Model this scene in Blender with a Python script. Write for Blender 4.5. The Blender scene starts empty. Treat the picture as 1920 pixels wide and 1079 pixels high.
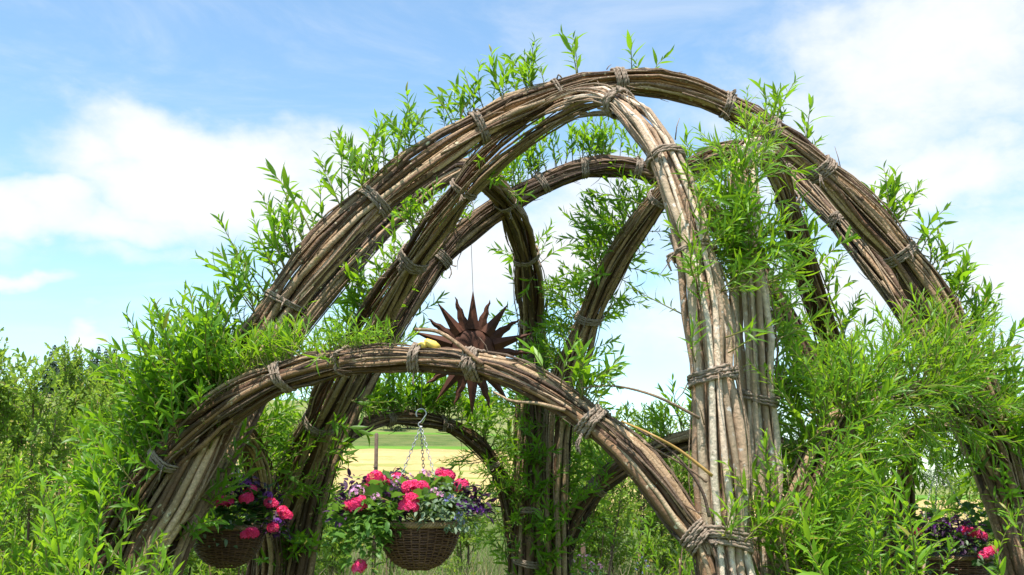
import bpy, math, random
import numpy as np
from mathutils import Vector, Matrix, Quaternion

rnd = random.Random(7)
npr = np.random.default_rng(7)
scene = bpy.context.scene
COL = scene.collection

# ------------------------------------------------------------------ camera, sky, sun, exposure
EYE = 1.5
F = 1950.0                      # focal length in photo pixels (photo 1920 wide)
HOR = 932.0                     # photo row of the horizon
PITCH = math.atan((HOR - 539.5) / F)
cam_data = bpy.data.cameras.new('camera')
cam = bpy.data.objects.new('camera', cam_data)
COL.objects.link(cam)
cam.location = (0, 0, EYE)
cam.rotation_euler = (math.pi / 2 + PITCH, 0, 0)
cam_data.sensor_width = 36
cam_data.lens = F / 1920 * 36
cam_data.clip_start = 0.05
cam_data.clip_end = 9000
scene.camera = cam

SUN = Vector((-0.08, -0.29, 0.95)).normalized()     # towards the sun
world = bpy.data.worlds.new('World')
scene.world = world
world.use_nodes = True
wn, wl = world.node_tree.nodes, world.node_tree.links
wn.clear()


def px_ray(px, py):
    u = (px - 960) / F
    v = (539.5 - py) / F
    c, s = math.cos(PITCH), math.sin(PITCH)
    return Vector((u, c - v * s, s + v * c))


def at(px, py, Y):
    d = px_ray(px, py)
    k = Y / d.y
    return Vector((d.x * k, Y, EYE + d.z * k))


def build_sky():
    out = wn.new('ShaderNodeOutputWorld')
    bg = wn.new('ShaderNodeBackground')
    bg.inputs['Strength'].default_value = 0.115
    wl.new(bg.outputs[0], out.inputs[0])
    sky = wn.new('ShaderNodeTexSky')
    sky.sky_type = 'NISHITA'
    sky.sun_disc = False
    sky.sun_elevation = math.asin(SUN.z)
    sky.sun_rotation = math.atan2(SUN.x, SUN.y)
    sky.air_density = 1.0
    sky.dust_density = 0.5
    sky.ozone_density = 2.0
    tc = wn.new('ShaderNodeTexCoord')
    D = tc.outputs['Generated']

    def math_(op, a, b=None, clamp=False):
        n = wn.new('ShaderNodeMath'); n.operation = op; n.use_clamp = clamp
        for i, v in enumerate((a, b)):
            if v is None: continue
            if isinstance(v, (int, float)): n.inputs[i].default_value = v
            else: wl.new(v, n.inputs[i])
        return n.outputs[0]

    def noise(scale, detail, rough, vec, dist=0.0):
        n = wn.new('ShaderNodeTexNoise')
        n.inputs['Scale'].default_value = scale
        n.inputs['Detail'].default_value = detail
        n.inputs['Roughness'].default_value = rough
        n.inputs['Distortion'].default_value = dist
        wl.new(vec, n.inputs['Vector'])
        return n.outputs['Fac']
    mp = wn.new('ShaderNodeMapping')
    mp.inputs['Scale'].default_value = (1.0, 1.0, 1.7)
    wl.new(D, mp.inputs['Vector'])
    V = mp.outputs[0]
    # cumulus masses: soft bumps in direction space, broken up by noise
    wob = wn.new('ShaderNodeTexNoise')
    wob.inputs['Scale'].default_value = 9.0
    wob.inputs['Detail'].default_value = 5.0
    wl.new(V, wob.inputs['Vector'])
    wsub = wn.new('ShaderNodeVectorMath'); wsub.operation = 'SUBTRACT'
    wl.new(wob.outputs['Color'], wsub.inputs[0]); wsub.inputs[1].default_value = (.5, .5, .5)
    wsc = wn.new('ShaderNodeVectorMath'); wsc.operation = 'SCALE'
    wl.new(wsub.outputs[0], wsc.inputs[0]); wsc.inputs['Scale'].default_value = 0.11
    wadd = wn.new('ShaderNodeVectorMath'); wadd.operation = 'ADD'
    wl.new(D, wadd.inputs[0]); wl.new(wsc.outputs[0], wadd.inputs[1])
    DW = wadd.outputs[0]
    blobs = [(390, 330, 290, 130, 1.0), (120, 390, 300, 60, .85), (640, 300, 230, 110, .62), (690, 420, 330, 130, .95),
             (940, 470, 380, 150, .8), (1850, 120, 560, 260, .82), (1720, 330, 230, 95, 1.0), (1480, 560, 500, 150, .7),
             (1900, 520, 420, 220, .75), (185, 628, 50, 32, .8), (10, 512, 105, 30, .9), (1130, 390, 200, 120, .7),
             (270, 470, 300, 40, .4), (-500, 300, 420, 200, .8), (2500, 300, 500, 260, .8), (500, -500, 700, 200, .7),
             (1500, -700, 700, 250, .7), (1620, 60, 420, 110, .42), (1400, 420, 300, 200, .45)]
    total = None
    for (px, py, rx, ry, w) in blobs:
        c = px_ray(px, py).normalized()
        sub = wn.new('ShaderNodeVectorMath'); sub.operation = 'SUBTRACT'
        wl.new(DW, sub.inputs[0]); sub.inputs[1].default_value = c
        mul = wn.new('ShaderNodeVectorMath'); mul.operation = 'MULTIPLY'
        wl.new(sub.outputs[0], mul.inputs[0])
        mul.inputs[1].default_value = (F / rx * 0.95, 2.0, F / ry * 0.95)
        ln = wn.new('ShaderNodeVectorMath'); ln.operation = 'LENGTH'
        wl.new(mul.outputs[0], ln.inputs[0])
        mr = wn.new('ShaderNodeMapRange'); mr.interpolation_type = 'SMOOTHSTEP'
        wl.new(ln.outputs['Value'], mr.inputs['Value'])
        mr.inputs['From Min'].default_value = 1.25
        mr.inputs['From Max'].default_value = 0.1
        mr.inputs['To Max'].default_value = w
        total = mr.outputs[0] if total is None else math_('MAXIMUM', total, mr.outputs[0])
    n1 = noise(6.0, 7, .58, V, .25)
    n2 = noise(22.0, 6, .62, V, .3)
    d = math_('ADD', math_('MULTIPLY', math_('SUBTRACT', n1, .5), 1.35), math_('MULTIPLY', math_('SUBTRACT', n2, .5), .5))
    dens = math_('ADD', total, d)
    cm = wn.new('ShaderNodeMapRange'); cm.interpolation_type = 'SMOOTHSTEP'
    wl.new(dens, cm.inputs['Value'])
    cm.inputs['From Min'].default_value = 0.06
    cm.inputs['From Max'].default_value = 0.86
    # thin veils
    mp2 = wn.new('ShaderNodeMapping'); mp2.inputs['Scale'].default_value = (1.0, 1.0, 3.0)
    mp2.inputs['Rotation'].default_value = (0, .5, 0)
    wl.new(D, mp2.inputs['Vector'])
    v1 = noise(3.2, 8, .62, mp2.outputs[0], .8)
    veil = wn.new('ShaderNodeMapRange'); veil.interpolation_type = 'SMOOTHSTEP'
    wl.new(v1, veil.inputs['Value'])
    veil.inputs['From Min'].default_value = .42
    veil.inputs['From Max'].default_value = .74
    veil.inputs['To Max'].default_value = .4
    mask = math_('MAXIMUM', cm.outputs[0], veil.outputs[0])
    # cloud shading: light tops, faintly blue grey thick parts
    n3 = noise(11.0, 6, .6, V, .2)
    ramp = wn.new('ShaderNodeMix'); ramp.data_type = 'RGBA'
    wl.new(n3, ramp.inputs['Factor'])
    ramp.inputs['A'].default_value = (4.9, 5.25, 5.6, 1)
    ramp.inputs['B'].default_value = (5.5, 5.6, 5.7, 1)
    tint = wn.new('ShaderNodeMix'); tint.data_type = 'RGBA'; tint.blend_type = 'MULTIPLY'
    tint.inputs['Factor'].default_value = 1.0
    wl.new(sky.outputs[0], tint.inputs['A'])
    tint.inputs['B'].default_value = SKY_TINT
    mix = wn.new('ShaderNodeMix'); mix.data_type = 'RGBA'
    wl.new(mask, mix.inputs['Factor'])
    wl.new(tint.outputs['Result'], mix.inputs['A'])
    wl.new(ramp.outputs['Result'], mix.inputs['B'])
    wl.new(mix.outputs['Result'], bg.inputs['Color'])


SKY_TINT = (1.3, 1.45, 1.38, 1)
build_sky()
sun_data = bpy.data.lights.new('sun', 'SUN')
sun_data.energy = 5.0
sun_data.angle = math.radians(0.5)
sun_data.color = (1.0, 0.95, 0.87)
sun = bpy.data.objects.new('sun', sun_data)
COL.objects.link(sun)
sun.rotation_euler = SUN.to_track_quat('Z', 'Y').to_euler()
sun.location = (-20, -20, 40)

scene.view_settings.view_transform = 'Standard'
scene.view_settings.look = 'None'
scene.view_settings.gamma = 1
scene.view_settings.exposure = 0.76
scene.view_settings.use_curve_mapping = False
scene.render.engine = 'CYCLES'
scene.cycles.use_denoising = True
scene.cycles.max_bounces = 8
scene.cycles.transparent_max_bounces = 8
scene.cycles.transmission_bounces = 4


# ------------------------------------------------------------------ helpers
def tag(o, label=None, cat=None, group=None, kind=None):
    if label: o['label'] = label
    if cat: o['category'] = cat
    if group: o['group'] = group
    if kind: o['kind'] = kind
    return o


def empty(name, loc=(0, 0, 0), parent=None):
    o = bpy.data.objects.new(name, None)
    o.empty_display_size = 0.1
    COL.objects.link(o)
    o.location = loc
    if parent: o.parent = parent
    return o


def link(name, me, parent=None, mat4=None):
    o = bpy.data.objects.new(name, me)
    COL.objects.link(o)
    if parent: o.parent = parent
    if mat4 is not None: o.matrix_basis = mat4
    return o


class MB:
    """collects geometry for one mesh"""
    def __init__(self):
        self.v = []; self.f = []; self.a = []; self.n = 0; self.m = []

    def add(self, verts, faces, attr=0.0, mi=0):
        verts = np.asarray(verts, float).reshape(-1, 3)
        self.v.append(verts)
        n = self.n
        self.f.extend([tuple(i + n for i in f) for f in faces])
        self.m.extend([mi] * len(faces))
        self.a.append(np.full(len(verts), attr))
        self.n += len(verts)

    def tube(self, P, R, sides=6, attr=0.0, cap=True, mi=0, lobes=0, twist=0.0, lobe_amp=.25):
        P = np.asarray(P, float); n = len(P)
        R = np.broadcast_to(np.asarray(R, float), (n,))
        T = np.gradient(P, axis=0)
        T /= np.linalg.norm(T, axis=1)[:, None] + 1e-12
        ref = np.array([0, 0, 1.]) if abs(T[0, 2]) < .9 else np.array([1., 0, 0])
        N = np.zeros_like(P)
        x = ref - T[0] * (ref @ T[0]); x /= np.linalg.norm(x)
        for i in range(n):
            x = x - T[i] * (x @ T[i]); x /= np.linalg.norm(x) + 1e-12
            N[i] = x
        B = np.cross(T, N)
        a = np.arange(sides) / sides * 2 * math.pi
        ang = a[None, :] + np.linspace(0, twist, n)[:, None]
        rr = np.ones((n, sides))
        if lobes: rr = 1 + lobe_amp * np.cos(lobes * a)[None, :] * np.ones((n, 1))
        V = P[:, None, :] + (R[:, None] * rr)[:, :, None] * (np.cos(ang)[:, :, None] * N[:, None, :] + np.sin(ang)[:, :, None] * B[:, None, :])
        fs = []
        for i in range(n - 1):
            for j in range(sides):
                k = (j + 1) % sides
                fs.append((i * sides + j, i * sides + k, (i + 1) * sides + k, (i + 1) * sides + j))
        if cap:
            fs.append(tuple(range(sides))[::-1])
            fs.append(tuple((n - 1) * sides + j for j in range(sides)))
        self.add(V.reshape(-1, 3), fs, attr, mi)

    def mesh(self, name, mats, smooth=True):
        me = bpy.data.meshes.new(name)
        V = np.concatenate(self.v) if self.v else np.zeros((0, 3))
        me.from_pydata(V.tolist(), [], self.f)
        if not isinstance(mats, (list, tuple)): mats = [mats]
        for m in mats: me.materials.append(m)
        at_ = me.attributes.new('vary', 'FLOAT', 'POINT')
        at_.data.foreach_set('value', np.concatenate(self.a).astype(np.float32))
        me.polygons.foreach_set('material_index', np.array(self.m, dtype=np.int32))
        if smooth:
            me.polygons.foreach_set('use_smooth', np.ones(len(me.polygons), dtype=bool))
        me.update()
        return me


def copy_tree(o, parent=None):
    c = o.copy()
    COL.objects.link(c)
    c.parent = parent
    for ch in list(o.children):
        copy_tree(ch, c)
    return c


# ------------------------------------------------------------------ materials
def new_mat(name):
    m = bpy.data.materials.new(name)
    m.use_nodes = True
    nt = m.node_tree
    nt.nodes.clear()
    out = nt.nodes.new('ShaderNodeOutputMaterial')
    return m, nt, out


def N_(nt, t, **kw):
    n = nt.nodes.new(t)
    for k, v in kw.items(): setattr(n, k, v)
    return n


def mixc(nt, fac, a, b, blend='MIX'):
    n = N_(nt, 'ShaderNodeMix', data_type='RGBA', blend_type=blend)
    for key, v in (('Factor', fac), ('A', a), ('B', b)):
        if isinstance(v, (int, float)): n.inputs[key].default_value = v
        elif isinstance(v, tuple): n.inputs[key].default_value = (*v, 1) if len(v) == 3 else v
        else: nt.links.new(v, n.inputs[key])
    return n.outputs['Result']


def maprange(nt, v, a, b, c=0.0, d=1.0):
    n = N_(nt, 'ShaderNodeMapRange')
    nt.links.new(v, n.inputs['Value'])
    for k, x in (('From Min', a), ('From Max', b), ('To Min', c), ('To Max', d)): n.inputs[k].default_value = x
    return n.outputs[0]


def noise(nt, scale, detail=4, rough=.55, vec=None, dist=0.0):
    n = N_(nt, 'ShaderNodeTexNoise')
    n.inputs['Scale'].default_value = scale
    n.inputs['Detail'].default_value = detail
    n.inputs['Roughness'].default_value = rough
    n.inputs['Distortion'].default_value = dist
    if vec is not None: nt.links.new(vec, n.inputs['Vector'])
    return n.outputs['Fac']


def bump(nt, h, strength, dist=.01):
    n = N_(nt, 'ShaderNodeBump')
    n.inputs['Strength'].default_value = strength
    n.inputs['Distance'].default_value = dist
    nt.links.new(h, n.inputs['Height'])
    return n.outputs[0]


def leaf_mat(name, c_dark, c_light, trans, trans_fac=.45, rough=.42, tip=None, under=None):
    m, nt, out = new_mat(name)
    at_ = N_(nt, 'ShaderNodeAttribute', attribute_name='vary')
    oi = N_(nt, 'ShaderNodeObjectInfo')
    add = N_(nt, 'ShaderNodeMath', operation='MULTIPLY_ADD')
    nt.links.new(oi.outputs['Random'], add.inputs[0]); add.inputs[1].default_value = .45
    half = N_(nt, 'ShaderNodeMath', operation='MULTIPLY')
    nt.links.new(at_.outputs['Fac'], half.inputs[0]); half.inputs[1].default_value = .55
    nt.links.new(half.outputs[0], add.inputs[2])
    col = mixc(nt, add.outputs[0], c_dark, c_light)
    yel = maprange(nt, at_.outputs['Fac'], .972, .976, 0, .75)
    col = mixc(nt, yel, col, (.36, .24, .06))
    if under:
        geo = N_(nt, 'ShaderNodeNewGeometry')
        col = mixc(nt, geo.outputs['Backfacing'], col, mixc(nt, .5, col, under))
    bs = N_(nt, 'ShaderNodeBsdfPrincipled')
    nt.links.new(col, bs.inputs['Base Color'])
    bs.inputs['Roughness'].default_value = rough
    bs.inputs['Specular IOR Level'].default_value = .32
    tr = N_(nt, 'ShaderNodeBsdfTranslucent')
    nt.links.new(mixc(nt, add.outputs[0], tuple(x * .75 for x in trans), tuple(min(1, x * 1.2) for x in trans)), tr.inputs['Color'])
    mx = N_(nt, 'ShaderNodeMixShader')
    mx.inputs[0].default_value = trans_fac
    nt.links.new(bs.outputs[0], mx.inputs[1]); nt.links.new(tr.outputs[0], mx.inputs[2])
    nt.links.new(mx.outputs[0], out.inputs[0])
    return m


def bark_mat(name, dark, mid, pale, lichen=.5):
    m, nt, out = new_mat(name)
    tc = N_(nt, 'ShaderNodeTexCoord')
    oi = N_(nt, 'ShaderNodeObjectInfo')
    shift = N_(nt, 'ShaderNodeVectorMath', operation='MULTIPLY_ADD')
    nt.links.new(oi.outputs['Random'], shift.inputs[0])
    shift.inputs[1].default_value = (37, 53, 71)
    nt.links.new(tc.outputs['Object'], shift.inputs[2])
    V = shift.outputs[0]
    big = noise(nt, 5, 5, .6, V)
    fine = noise(nt, 75, 5, .7, V, .4)
    ramp = N_(nt, 'ShaderNodeValToRGB')
    e = ramp.color_ramp.elements
    e[0].position = .28; e[0].color = (*dark, 1)
    e[1].position = .74; e[1].color = (*pale, 1)
    k = e.new(.5); k.color = (*mid, 1)
    sm = N_(nt, 'ShaderNodeMath', operation='MULTIPLY_ADD')
    nt.links.new(oi.outputs['Random'], sm.inputs[0]); sm.inputs[1].default_value = .52
    b2 = N_(nt, 'ShaderNodeMath', operation='MULTIPLY')
    nt.links.new(big, b2.inputs[0]); b2.inputs[1].default_value = .52
    nt.links.new(b2.outputs[0], sm.inputs[2])
    nt.links.new(sm.outputs[0], ramp.inputs[0])
    # some rods redder / greener
    hue = N_(nt, 'ShaderNodeTexWhiteNoise', noise_dimensions='1D')
    nt.links.new(oi.outputs['Random'], hue.inputs['W'])
    tintc = mixc(nt, hue.outputs['Value'], (1.10, .95, .87), (.98, .98, .95))
    col = mixc(nt, 1.0, ramp.outputs[0], tintc, 'MULTIPLY')
    col = mixc(nt, maprange(nt, fine, .38, .72, .0, .72), col, tuple(x * .45 for x in mid))
    # scars and pale peeled streaks
    sp = noise(nt, 30, 3, .6, V)
    col = mixc(nt, maprange(nt, sp, .62, .70, 0, .65), col, tuple(min(.75, x * 1.35) for x in pale))
    sp2 = noise(nt, 19, 4, .6, V, .5)
    col = mixc(nt, maprange(nt, sp2, .64, .70, 0, .75), col, tuple(x * .5 for x in dark))
    if lichen:
        lv = noise(nt, 13, 4, .65, V, .2)
        col = mixc(nt, maprange(nt, lv, .66, .72, 0, lichen), col, (.36, .30, .05))
        mv = noise(nt, 7, 5, .65, V, .2)
        col = mixc(nt, maprange(nt, mv, .58, .72, 0, lichen * .6), col, (.17, .155, .08))
    bs = N_(nt, 'ShaderNodeBsdfPrincipled')
    nt.links.new(col, bs.inputs['Base Color'])
    bs.inputs['Roughness'].default_value = .62
    bs.inputs['Specular IOR Level'].default_value = .35
    addh = N_(nt, 'ShaderNodeMath', operation='ADD')
    nt.links.new(fine, addh.inputs[0]); nt.links.new(sp2, addh.inputs[1])
    nt.links.new(bump(nt, addh.outputs[0], .8, .009), bs.inputs['Normal'])
    nt.links.new(bs.outputs[0], out.inputs[0])
    return m


def simple_mat(name, c1, c2, scale=20, rough=.7, metallic=0.0, bumpk=.3, spec=.4, detail=5):
    m, nt, out = new_mat(name)
    tc = N_(nt, 'ShaderNodeTexCoord')
    n1 = noise(nt, scale, detail, .6, tc.outputs['Object'])
    n2 = noise(nt, scale * 5, 3, .6, tc.outputs['Object'])
    col = mixc(nt, maprange(nt, n1, .3, .7), c1, c2)
    bs = N_(nt, 'ShaderNodeBsdfPrincipled')
    nt.links.new(col, bs.inputs['Base Color'])
    bs.inputs['Roughness'].default_value = rough
    bs.inputs['Metallic'].default_value = metallic
    bs.inputs['Specular IOR Level'].default_value = spec
    if bumpk: nt.links.new(bump(nt, n2, bumpk, .004), bs.inputs['Normal'])
    nt.links.new(bs.outputs[0], out.inputs[0])
    return m


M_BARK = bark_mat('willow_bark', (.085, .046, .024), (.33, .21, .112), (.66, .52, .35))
M_BARK_D = bark_mat('shaded_willow_bark', (.038, .019, .010), (.155, .086, .046), (.47, .335, .20), .4)  # darker bark copy: shade of rear and right arches put into the colour
M_BARK_P = bark_mat('sunlit_pale_willow_bark', (.34, .235, .15), (.54, .42, .29), (.78, .67, .53), .25)  # pale bark, lightened further: sunlight on the front pillar put into the colour
M_TWIG = bark_mat('thin_twig_bark', (.09, .055, .038), (.20, .135, .085), (.36, .27, .18), 0)
M_YTWIG = simple_mat('yellow_twig', (.45, .28, .06), (.30, .16, .06), 8, .5)
M_STEM = simple_mat('green_stem', (.16, .20, .05), (.26, .17, .07), 12, .5, bumpk=0)
M_LEAF_B = leaf_mat('willow_leaf', (.030, .105, .006), (.15, .31, .018), (.32, .58, .015), .44, .40, under=(.13, .22, .06))
M_LEAF_N = leaf_mat('narrow_willow_leaf', (.045, .14, .007), (.19, .36, .022), (.37, .62, .02), .44, .42, under=(.15, .25, .07))
M_LEAF_S = leaf_mat('shrub_leaf', (.065, .16, .010), (.27, .39, .05), (.42, .60, .05), .45, .5, under=(.18, .26, .1))
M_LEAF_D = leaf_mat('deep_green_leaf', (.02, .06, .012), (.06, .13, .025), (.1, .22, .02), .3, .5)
M_LEAF_G = leaf_mat('geranium_leaf', (.04, .12, .018), (.13, .25, .04), (.2, .38, .04), .35, .45)
M_LEAF_V = leaf_mat('grey_green_leaf', (.10, .16, .09), (.24, .31, .19), (.2, .3, .12), .3, .55)
M_LEAF_P = leaf_mat('dark_purple_leaf', (.022, .010, .026), (.07, .025, .075), (.08, .02, .08), .25, .55)
M_PETAL_R = leaf_mat('pink_red_petal', (.82, .022, .13), (.95, .10, .30), (.95, .06, .2), .3, .5)
M_PETAL_P = leaf_mat('pale_pink_petal', (.72, .25, .52), (.85, .5, .72), (.8, .4, .6), .35, .5)
M_PETAL_V = leaf_mat('violet_petal', (.12, .025, .25), (.30, .07, .42), (.3, .08, .45), .3, .5)
M_PETAL_B = leaf_mat('blue_petal', (.20, .18, .55), (.36, .34, .72), (.3, .3, .6), .3, .5)
M_ROPE = simple_mat('jute_rope', (.20, .145, .105), (.36, .285, .22), 60, .9, bumpk=.8, spec=.15)
M_WICK = simple_mat('brown_wicker', (.085, .035, .020), (.17, .085, .048), 26, .5, bumpk=.3)
M_RIM = simple_mat('pale_wicker_rim', (.20, .11, .055), (.40, .27, .14), 30, .5, bumpk=.3)
M_LINER = simple_mat('basket_liner', (.02, .014, .01), (.05, .032, .02), 20, .9)
M_CHAIN = simple_mat('galvanised_chain', (.36, .36, .35), (.55, .55, .54), 30, .45, metallic=.7, bumpk=.1)
M_WIRE = simple_mat('dark_wire', (.08, .07, .06), (.16, .14, .12), 30, .5, metallic=.6, bumpk=0)
M_RUST = simple_mat('rusted_steel', (.045, .016, .009), (.105, .036, .016), 9, .72, metallic=.15, bumpk=.35, spec=.3)
M_FUNG = simple_mat('yellow_flesh', (.85, .55, .07), (.90, .66, .16), 22, .6)
M_WOOD = simple_mat('weathered_wood', (.10, .06, .04), (.20, .13, .09), 25, .8)
M_CONIF = leaf_mat('conifer_needles', (.010, .028, .012), (.03, .062, .022), (.02, .05, .015), .15, .7)
M_TREE = leaf_mat('far_tree_leaf', (.022, .06, .014), (.07, .13, .03), (.08, .16, .03), .25, .6)
M_GRASS = leaf_mat('meadow_grass', (.08, .17, .025), (.23, .33, .07), (.26, .4, .05), .35, .6)
M_DRY = leaf_mat('dry_grass', (.20, .16, .085), (.38, .32, .19), (.3, .25, .12), .25, .7)


def ground_mat():
    m, nt, out = new_mat('meadow_ground')
    tc = N_(nt, 'ShaderNodeTexCoord')
    a = noise(nt, .35, 6, .65, tc.outputs['Object'])
    b = noise(nt, 7, 6, .7, tc.outputs['Object'])
    col = mixc(nt, maprange(nt, a, .35, .65), (.07, .12, .025), (.17, .18, .06))
    col = mixc(nt, maprange(nt, b, .4, .75, 0, .7), col, (.05, .075, .02))
    bs = N_(nt, 'ShaderNodeBsdfPrincipled')
    nt.links.new(col, bs.inputs['Base Color'])
    bs.inputs['Roughness'].default_value = .9
    bs.inputs['Specular IOR Level'].default_value = .1
    nt.links.new(bump(nt, b, .8, .1), bs.inputs['Normal'])
    nt.links.new(bs.outputs[0], out.inputs[0])
    return m


def field_mat(name, c1, c2, c3, band):
    m, nt, out = new_mat(name)
    tc = N_(nt, 'ShaderNodeTexCoord')
    V = tc.outputs['Object']
    big = noise(nt, .06, 4, .5, V)
    fine = noise(nt, 1.6, 7, .75, V)
    if band:
        mp = N_(nt, 'ShaderNodeMapping')
        mp.inputs['Rotation'].default_value = (0, 0, .05)
        nt.links.new(V, mp.inputs['Vector'])
        wv = N_(nt, 'ShaderNodeTexWave', wave_type='BANDS', bands_direction='Y')
        wv.inputs['Scale'].default_value = band
        wv.inputs['Distortion'].default_value = 2.2
        wv.inputs['Detail'].default_value = 3
        wv.inputs['Detail Scale'].default_value = .6
        nt.links.new(mp.outputs[0], wv.inputs['Vector'])
        col = mixc(nt, maprange(nt, wv.outputs['Fac'], .25, .75), c1, c2)
        col = mixc(nt, maprange(nt, big, .4, .62, 0, .5), col, c1)
    else:
        col = mixc(nt, maprange(nt, big, .35, .65), c1, c2)
    col = mixc(nt, maprange(nt, fine, .45, .75, 0, .6), col, c3)
    bs = N_(nt, 'ShaderNodeBsdfPrincipled')
    nt.links.new(col, bs.inputs['Base Color'])
    bs.inputs['Roughness'].default_value = .95
    bs.inputs['Specular IOR Level'].default_value = .05
    nt.links.new(bump(nt, fine, .8, .15), bs.inputs['Normal'])
    nt.links.new(bs.outputs[0], out.inputs[0])
    return m


# ------------------------------------------------------------------ terrain
def ground_z(x, y):
    d = math.hypot(x, y)
    if y < 1: return 0.0
    k = x / max(y, 1)
    s = .072 - .062 * min(max((k + .02) / .36, 0), 1)
    if k > .34: s = .010
    r = max(0.0, d - 24)
    rise = s * (r if r < 190 else 190 + (r - 190) * .12)
    # smooth start
    if r < 12: rise *= r / 12
    if 135 < d: rise += s / .072 * .085 * min(d - 135, 95)
    fy = min(max(y / 20, 0), 1)
    far = 0.0
    if d > 1200:
        far = 38 * min((d - 1200) / 900, 1) * (.7 + .3 * math.sin(k * 9 + 1.3) + .15 * math.sin(k * 31))
    return rise * fy + far


def sheet(name, rs, ks, mat, dz=0.0, kfun=None, kind='structure'):
    """fan shaped terrain sheet: rows by depth y, columns by direction k = x / y"""
    mb = MB()
    V = []; nc = len(ks)
    for y in rs:
        for k in ks:
            x = k * y
            V.append((x, y, ground_z(x, y) + dz))
    fs = []
    for i in range(len(rs) - 1):
        for j in range(nc - 1):
            a = i * nc + j
            fs.append((a, a + 1, a + nc + 1, a + nc))
    mb.add(V, fs)
    o = link(name, mb.mesh(name, mat))
    o['kind'] = kind
    return o


def build_ground():
    # one sheet out to the horizon all round: polar grid
    mb = MB(); V = [(0, 0, 0)]; fs = []
    rings = [2, 4, 7, 11, 16, 22, 24, 27, 30, 33, 36, 40, 46, 54, 64, 76, 90, 105, 125, 150, 180, 215, 260, 330, 450, 700, 1100, 1300, 1500, 1800, 2200, 3200, 6500]
    na = 240
    for r in rings:
        for j in range(na):
            a = j / na * 2 * math.pi
            x, y = r * math.cos(a), r * math.sin(a)
            V.append((x, y, ground_z(x, y)))
    for j in range(na): fs.append((0, 1 + j, 1 + (j + 1) % na))
    for i in range(len(rings) - 1):
        for j in range(na):
            a = 1 + i * na + j; b = 1 + i * na + (j + 1) % na
            fs.append((a, a + na, b + na, b))
    mb.add(V, fs)
    link('ground', mb.mesh('ground', ground_mat()))['kind'] = 'structure'
    ks = np.linspace(-1.5, 1.5, 201)
    hay = sheet('hay_field', np.linspace(41, 112, 60), ks, field_mat('cut_hay', (.28, .28, .085), (.20, .26, .06), (.34, .28, .11), .03), .07)
    rw = random.Random(4)
    mh = field_mat('hay_swath', (.50, .37, .17), (.38, .28, .12), (.30, .25, .09), 0)
    yy = 42.5
    while yy < 111:
        mb = MB(); V = []; fs = []; nx = 240; half = rw.uniform(.7, 1.1) * (1 + yy / 140)
        for i in range(nx):
            k = -1.3 + 2.6 * i / (nx - 1)
            y0 = yy + 1.6 * math.sin(k * 5 + yy) + rw.gauss(0, .1)
            hh = rw.uniform(.14, .30)
            for dy, hz in ((-1, -.04), (-.45, .8), (.1, 1.0), (.5, .7), (1, -.04)):
                y = y0 + dy * half * rw.uniform(.8, 1.2); x = k * y
                V.append((x, y, ground_z(x, y) + .07 + hz * hh * rw.uniform(.8, 1.2)))
        for i in range(nx - 1):
            for j in range(4):
                a = i * 5 + j
                fs.append((a, a + 5, a + 6, a + 1))
        mb.add(V, fs)
        link('hay_swath', mb.mesh('hay_swath', mh), hay)
        yy += rw.uniform(4.2, 5.4) * (1 + yy / 150)
    sheet('green_field', np.linspace(112.02, 150, 24), ks, field_mat('green_crop', (.10, .21, .03), (.13, .25, .035), (.07, .15, .02), 0), .07)
    sheet('rough_pasture', np.linspace(150.02, 228, 30), ks, field_mat('rough_pasture', (.16, .19, .06), (.22, .23, .09), (.1, .14, .04), 0), .07)


build_ground()

# ------------------------------------------------------------------ leaves and shoots
def leaf_geo(L, W, droop, fold=.25, seg=4, shape='lance'):
    """a leaf along +Y, its face towards +Z, folded along the midrib; returns verts, faces"""
    t = np.linspace(0, 1, seg + 1)
    if shape == 'lance': w = np.sin(np.pi * t ** .8) ** .9 * (1 - .25 * t)
    else: w = np.sin(np.pi * t ** .75) ** .7
    w = w / w.max() * W * .5
    y = L * np.sin(t * max(droop, 1e-3)) / max(droop, 1e-3)
    z = -L * (1 - np.cos(t * max(droop, 1e-3))) / max(droop, 1e-3)
    V = [(0, y[0], z[0])]; fs = []
    for i in range(1, seg):
        V += [(-w[i], y[i], z[i] + fold * w[i]), (0, y[i], z[i]), (w[i], y[i], z[i] + fold * w[i])]
    V.append((0, y[-1], z[-1]))
    fs += [(0, 2, 1), (0, 3, 2)]
    for i in range(seg - 2):
        a = 1 + 3 * i
        fs += [(a, a + 1, a + 4, a + 3), (a + 1, a + 2, a + 5, a + 4)]
    a = 1 + 3 * (seg - 2); e = len(V) - 1
    fs += [(a, a + 1, e), (a + 1, a + 2, e)]
    return np.array(V), fs


def place_leaf(mb, V, fs, p, d, up, attr):
    d = d / np.linalg.norm(d)
    x = np.cross(d, up); x /= np.linalg.norm(x) + 1e-9
    z = np.cross(x, d)
    M = np.stack([x, d, z], 0)
    mb.add(V @ M + p, fs, attr)


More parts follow.
